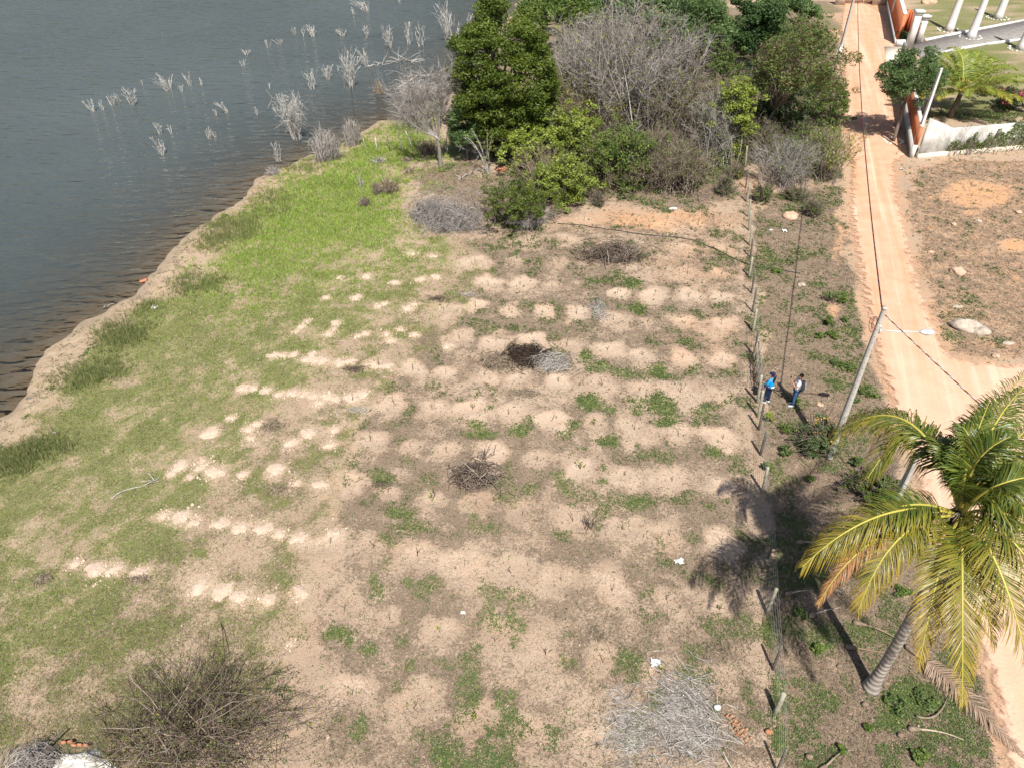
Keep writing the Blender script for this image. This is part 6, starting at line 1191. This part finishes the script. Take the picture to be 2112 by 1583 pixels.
p = on(1035, 352); t = thing('tile_stack', p, 'few orange clay tiles stacked in the tree shade', 'tile')
for k in range(4): mb = MB(); mb.box((-.4, -.25, .07 * k), (.2 + .08 * k, .2, .07 * k + .06)); o = mb.build('tile', M['brick'], t); o.rotation_euler = (0, 0, .15 * k)

# ------------------------------------------------------------------ weeds standing on the verges (one plant each)
VW = [(1712, 610, 22, 22, 'by the orange soil, upper left'), (1735, 612, 14, 20, 'tall one right of the orange soil'), (1708, 662, 12, 18, 'below the orange soil, left'), (1742, 660, 8, 7, 'tiny one below the orange soil, right'), (1690, 690, 12, 10, 'left of the bare orange patch'), (1715, 690, 14, 10, 'at the lower edge of the orange patch'), (1720, 748, 10, 6, 'low one above the lamp pole middle'), (1750, 755, 22, 10, 'dry flat one left of the lamp pole'), (1785, 805, 24, 14, 'spreading bright one right of the lamp pole'), (1760, 825, 12, 10, 'beside the lamp pole on its right'), (1583, 858, 11, 22, 'yellow leaved, at the fence below the woman'), (1618, 880, 16, 16, 'pale, between the fence and pole shadow'), (1620, 925, 16, 20, 'bushy one between fence and lamp pole foot'), (1640, 825, 10, 6, 'tiny one behind the man'), (1670, 985, 10, 14, 'pale one below the lamp pole foot'), (1765, 950, 12, 18, 'in front of the palm frond tip'), (1600, 560, 10, 5, 'flat one near the flat pinkish rock'), (1580, 960, 12, 20, 'against the fence post with pale top'), (1845, 1450, 24, 16, 'round dense one at the palm foot'), (1790, 1500, 10, 8, 'small pale one below the palm foot'), (1735, 1540, 10, 14, 'small one near the bottom edge'), (1905, 1440, 26, 14, 'dense one right of the palm foot'), (1690, 1335, 16, 16, 'in the palm trunk shadow'), (1860, 1215, 18, 16, 'under the hanging fronds, pale'), (1650, 1260, 14, 18, 'beside the grey stub by the fence'), (1895, 1560, 18, 10, 'at the bottom edge near the fallen frond')]
for k, (a, b2, rx_, ry_, lb) in enumerate(VW):
    p = on(a, b2 + ry_ * .5); kx = mpp(p); t = thing('weed_plant', p, 'green leafy weed ' + lb, 'weed', 'weeds standing on the verge'); n = 160; R = np.array([rx_ * kx, rx_ * kx, max(.15, ry_ * kx * .75)]); mb = MB(); cl = ellip_pts(14, np.array([0, 0, R[2] * .75]), R, .2, .8, -.5); leaf_clumps(mb, cl, R[0] * .34, n * 2, .05, .032, upb=.9); mb.build('leaves', M['leaf_mid' if k % 3 else 'weed'] if 'yellow' not in lb else M['leaf_vine'], t); mb = MB(); woody(mb, np.zeros(3), cl, .012, 4); mb.build('stems', M['browntwig'], t)
for a, b2, rx_, ry_, lb in [(1690, 905, 34, 42, 'feathery green shrub with yellow flowers at the lamp pole foot'), (1810, 1000, 48, 34, 'bushy green shrub under the palm fronds beside the post')]:
    t = leafy('flowering_shrub', (a, b2 + ry_ * .5), (a, b2), (rx_, ry_), lb, 'shrub', 'leaf_feather' if 'feathery' in lb else 'leaf_mid', 3600, .05, .02 if 'feathery' in lb else .03, 45, .25, .025, None, lo=.2, limbs=20)
    if 'yellow' in lb:
        b = Gt(a, b2 + ry_ * .5); mb = MB(); n = 90; C0 = ellip_pts(n, np.array([0, 0, .9]), np.array([.7, .7, .7]), .7, 1.05, 0); D = rdir(len(C0)); mb.leaves(C0, D, unit(np.cross(D, rdir(len(C0)))), .035, .03); tag(mb.build('flowers', M['flower'], t), kind='stuff')

# ------------------------------------------------------------------ the two people at the fence
def skin_mesh(name, J, E_, mat, parent, sub=2, smooth=True, root=None):
    names = list(J); me = bpy.data.meshes.new(name); me.from_pydata([J[k][0] for k in names], [(names.index(a), names.index(c_)) for a, c_ in E_], []); o = bpy.data.objects.new(name, me); COL.objects.link(o); o.parent = parent
    md = o.modifiers.new('skin', 'SKIN'); md.use_smooth_shade = True; md.branch_smoothing = .4
    if not me.skin_vertices: 
        bm = bmesh.new(); bm.from_mesh(me); bm.verts.layers.skin.verify(); bm.to_mesh(me); bm.free()
    for i_, k in enumerate(names):
        r = J[k][1]; me.skin_vertices[0].data[i_].radius = (r, r) if np.isscalar(r) else r
        me.skin_vertices[0].data[i_].use_root = (k == root) if root else (i_ == 0)
    s_ = o.modifiers.new('sub', 'SUBSURF'); s_.levels = sub; s_.render_levels = sub; me.materials.append(mat); return o
def person(loc, rz, sc, label, arms, female):
    t = thing('person', loc, label, 'person', None, rz); t.scale = (sc, sc, sc)
    J = {'pelvis': ((0, 0, .95), (.10, .08)), 'waist': ((0, 0, 1.1), (.09, .07)), 'chest': ((.0, 0, 1.3), (.10, .08)), 'neckb': ((-.01, 0, 1.46), .06), 'neck': ((.01, 0, 1.52), .052), 'jaw': ((.035, 0, 1.585), (.07, .066)), 'head': ((.025, 0, 1.665), (.082, .095)), 'crown': ((.005, 0, 1.735), (.06, .068)),
         'nose0': ((.10, 0, 1.635), .018), 'nose': ((.13, 0, 1.622), .012)}
    E_ = [('pelvis', 'waist'), ('waist', 'chest'), ('chest', 'neckb'), ('neckb', 'neck'), ('neck', 'jaw'), ('jaw', 'head'), ('head', 'crown'), ('head', 'nose0'), ('nose0', 'nose')]
    for s_, sd in (('l', 1), ('r', -1)):
        el, wr, hd_ = arms[s_]
        J.update({'sh' + s_: ((-.01, .165 * sd, 1.42), .05), 'el' + s_: (el, .043), 'wr' + s_: (wr, .029), 'pa' + s_: (tuple(np.array(wr) + (np.array(hd_) - wr) * .55), (.038, .02)), 'hip' + s_: ((0, .09 * sd, .90), .098), 'kn' + s_: ((.02 + .02 * sd, .10 * sd, .49), .058), 'an' + s_: ((-.02 + .03 * sd, .105 * sd, .09), .038), 'to' + s_: ((.13 + .03 * sd, .12 * sd, .035), .032), 'ear' + s_: ((.015, .083 * sd, 1.64), (.022, .012))})
        E_ += [('chest', 'sh' + s_), ('sh' + s_, 'el' + s_), ('el' + s_, 'wr' + s_), ('wr' + s_, 'pa' + s_), ('pelvis', 'hip' + s_), ('hip' + s_, 'kn' + s_), ('kn' + s_, 'an' + s_), ('an' + s_, 'to' + s_), ('head', 'ear' + s_)]
        d = np.array(hd_) - np.array(wr); d = d / np.linalg.norm(d); pa = np.array(J['pa' + s_][0]); lat = np.cross(d, [0, 0, 1.0]); lat = lat / (np.linalg.norm(lat) + 1e-6)
        for k, (o_, L) in enumerate(((-.028, .06), (-.009, .072), (.010, .068), (.028, .052))):
            q = pa + d * .03 + lat * o_; J['f%d%s' % (k, s_)] = (tuple(q + d * L * .5 + np.array([0, 0, .006])), .009); J['g%d%s' % (k, s_)] = (tuple(q + d * L * .8 - np.array([0, 0, .02])), .0075); E_ += [('pa' + s_, 'f%d%s' % (k, s_)), ('f%d%s' % (k, s_), 'g%d%s' % (k, s_))]
        q = pa - lat * .035 * sd; J['th' + s_] = (tuple(q + d * .03 - lat * .015 * sd), .010); J['tt' + s_] = (tuple(q + d * .06 - lat * .012 * sd), .008); E_ += [('pa' + s_, 'th' + s_), ('th' + s_, 'tt' + s_)]
    skin_mesh('body', J, E_, M['skin'], t, 2)
    g = lambda k, add: (J[k][0], tuple(np.array(J[k][1]) + add) if not np.isscalar(J[k][1]) else J[k][1] + add)
    shm = M['shirt_blue'] if female else M['shirt_white']
    S_ = {'waist': ((0, 0, 1.1), (.165, .135)), 'hem': ((0, 0, .93), (.165, .135) if not female else (.158, .13)), 'chest': ((0, 0, 1.3), (.18, .14)), 'col': ((-.005, 0, 1.47), .078)}
    SE = [('waist', 'hem'), ('waist', 'chest'), ('chest', 'col')]
    for s_ in 'lr':
        S_['sh' + s_] = g('sh' + s_, .035); el = np.array(J['el' + s_][0]); sh = np.array(J['sh' + s_][0]); SE.append(('chest', 'sh' + s_))
        if female: S_['el' + s_] = (tuple(el), .06); wr = np.array(J['wr' + s_][0]); S_['cu' + s_] = (tuple(el + (wr - el) * .85), .042); SE += [('sh' + s_, 'el' + s_), ('el' + s_, 'cu' + s_)]
        else: S_['sl' + s_] = (tuple(sh + (el - sh) * .72), .075); SE.append(('sh' + s_, 'sl' + s_))
    skin_mesh('shirt', S_, SE, shm, t, 2, root='waist')
    T_ = {'pel': ((0, 0, .97), (.145, .12))}; TE = []
    for s_ in 'lr':
        T_['hip' + s_] = g('hip' + s_, .022); T_['kn' + s_] = g('kn' + s_, .026); a_ = J['an' + s_][0]; T_['an' + s_] = ((a_[0], a_[1], a_[2] + .0), .062 if female else .058); TE += [('pel', 'hip' + s_), ('hip' + s_, 'kn' + s_), ('kn' + s_, 'an' + s_)]
    skin_mesh('trousers', T_, TE, M['navy'] if female else M['denim'], t, 2, root='pel')
    for s_ in 'lr':
        a_ = np.array(J['an' + s_][0]); e = np.array(J['to' + s_][0]); mb = MB(); d = (e - a_); mb.tube([a_ + np.array([-.07, 0, -.045]), a_ + np.array([-.03, 0, -.03]), a_ + d * .5 + np.array([0, 0, -.02]), e + np.array([.02, 0, 0]), e + np.array([.07, 0, -.008])], [.035, .052, .05, .045, .025], 10); mb.build('shoe', M['shoe'], t, smooth=True)
    for sd in (-1, 1): mb = MB(); mb.ball((.098, .032 * sd, 1.66), .012, 8, 6); mb.build('eye', M['black'], t, smooth=True)
    mb = MB(); mb.ball((.098, 0, 1.585), (.012, .026, .006), 8, 5); mb.build('mouth', M['red'], t, smooth=True)
    return t
mp = on(1634, 836); man = person(mp, math.radians(172), .965, 'person in white shirt and jeans with grey backpack photographing with a phone', {'l': ((.17, .22, 1.16), (.36, .08, 1.42), (.40, .05, 1.53)), 'r': ((.17, -.22, 1.16), (.36, -.08, 1.41), (.40, -.05, 1.52))}, False)
mb = MB(); mb.ball((-.012, 0, 1.69), (.098, .09, .092), 18, 12, .06, 3, zmin=1.60); mb.build('hair', M['hair'], man, smooth=True)
Rm = Matrix.Rotation(math.radians(172), 3, 'Z')
def rel(p, v, s=.965, R_=Rm): return np.array(p) + np.array(R_ @ Vector(v)) * s
bp_ = thing('backpack', rel(mp, (-.15, 0, .93)), 'grey backpack worn by the person in the white shirt', 'backpack', None, math.radians(172))
mb = MB(); mb.ball((-.04, 0, .22), (.13, .17, .27), 16, 12); bag_ = mb.build('bag', M['greycloth'], bp_, smooth=True); mb = MB(); mb.ball((-.13, 0, .12), (.07, .13, .13), 12, 9); mb.build('front_pocket', M['greycloth'], bag_, smooth=True); mb = MB(); mb.ball((-.02, 0, -.01), (.12, .15, .08), 12, 9); mb.build('bag_base', M['greycloth'], bp_, smooth=True)
for sd in (-1, 1): mb = MB(); mb.tube([(.02, .10 * sd, .46), (.12, .115 * sd, .53), (.27, .12 * sd, .44), (.29, .14 * sd, .25), (.20, .185 * sd, .08), (.06, .15 * sd, .0)], .013, 6); mb.build('strap', M['greycloth'], bp_, smooth=True)
ph = thing('phone', rel(mp, (.40, 0, 1.545)), 'black phone held up by the person in the white shirt', 'phone', None, math.radians(172)); mb = MB(); mb.box((-.006, -.075, -.05), (.006, .075, .05)); cs_ = mb.build('case', M['black'], ph); mb = MB(); mb.box((-.0085, -.068, -.043), (-.0062, .068, .043)); mb.build('screen', M['lens'], cs_)
wp = on(1579, 830); woman = person(wp, math.radians(128), .92, 'person in bright blue top, navy trousers and dark cap by the fence', {'l': ((.03, .23, 1.16), (.24, .13, 1.10), (.31, .09, 1.11)), 'r': ((.04, -.23, 1.16), (.25, -.12, 1.08), (.32, -.07, 1.10))}, True)
mb = MB(); mb.ball((0, 0, 1.70), (.105, .096, .088), 18, 12, zmin=1.665); mb.tube([(.07, 0, 1.672), (.14, 0, 1.668), (.19, 0, 1.655)], [.08, .07, .02], 10); mb.build('cap', M['navy'], woman, smooth=True)
mb = MB(); mb.tube([(-.07, 0, 1.68), (-.13, 0, 1.63), (-.14, .01, 1.5), (-.13, .02, 1.36), (-.13, .02, 1.28)], [.04, .05, .045, .035, .012], 9); mb.ball((-.02, 0, 1.63), (.085, .085, .08), 12, 9); mb.build('hair', M['hair'], woman, smooth=True)
mb = MB(); mb.tube([(-.098, 0, 1.66), (-.125, 0, 1.645)], .047, 10); mb.build('hair_band', M['red'], woman, smooth=True)
mb = MB(); mb.tube([(-.14, -.12, .97), (-.15, 0, .99), (-.13, .10, 1.0)], .03, 7); mb.build('waist_pouch', M['shirt_white'], woman, smooth=True)
Rw = Matrix.Rotation(math.radians(128), 3, 'Z'); tb_ = thing('tablet', rel(wp, (.34, 0, 1.12), .9, Rw), 'dark tablet held by the person in the blue top', 'tablet', None, math.radians(128)); mb = MB(); mb.box((-.09, -.12, -.006), (.09, .12, .006)); mb.build('case', M['black'], tb_); mb = MB(); mb.box((-.08, -.11, .0065), (.08, .11, .009)); mb.build('screen', M['darkcloth'], tb_)
bg_ = thing('hand_bag', rel(wp, (.24, .16, .80), .9, Rw), 'purple bag hanging from the arm of the person in blue', 'bag', None, math.radians(128)); mb = MB(); mb.ball((0, 0, .08), (.06, .11, .13), 12, 9); mb.build('pouch', M['purple'], bg_, smooth=True); mb = MB(); mb.tube([(0, -.08, .18), (0, -.02, .30), (0, .02, .30), (0, .08, .18)], .01, 5); mb.build('handle', M['purple'], bg_)
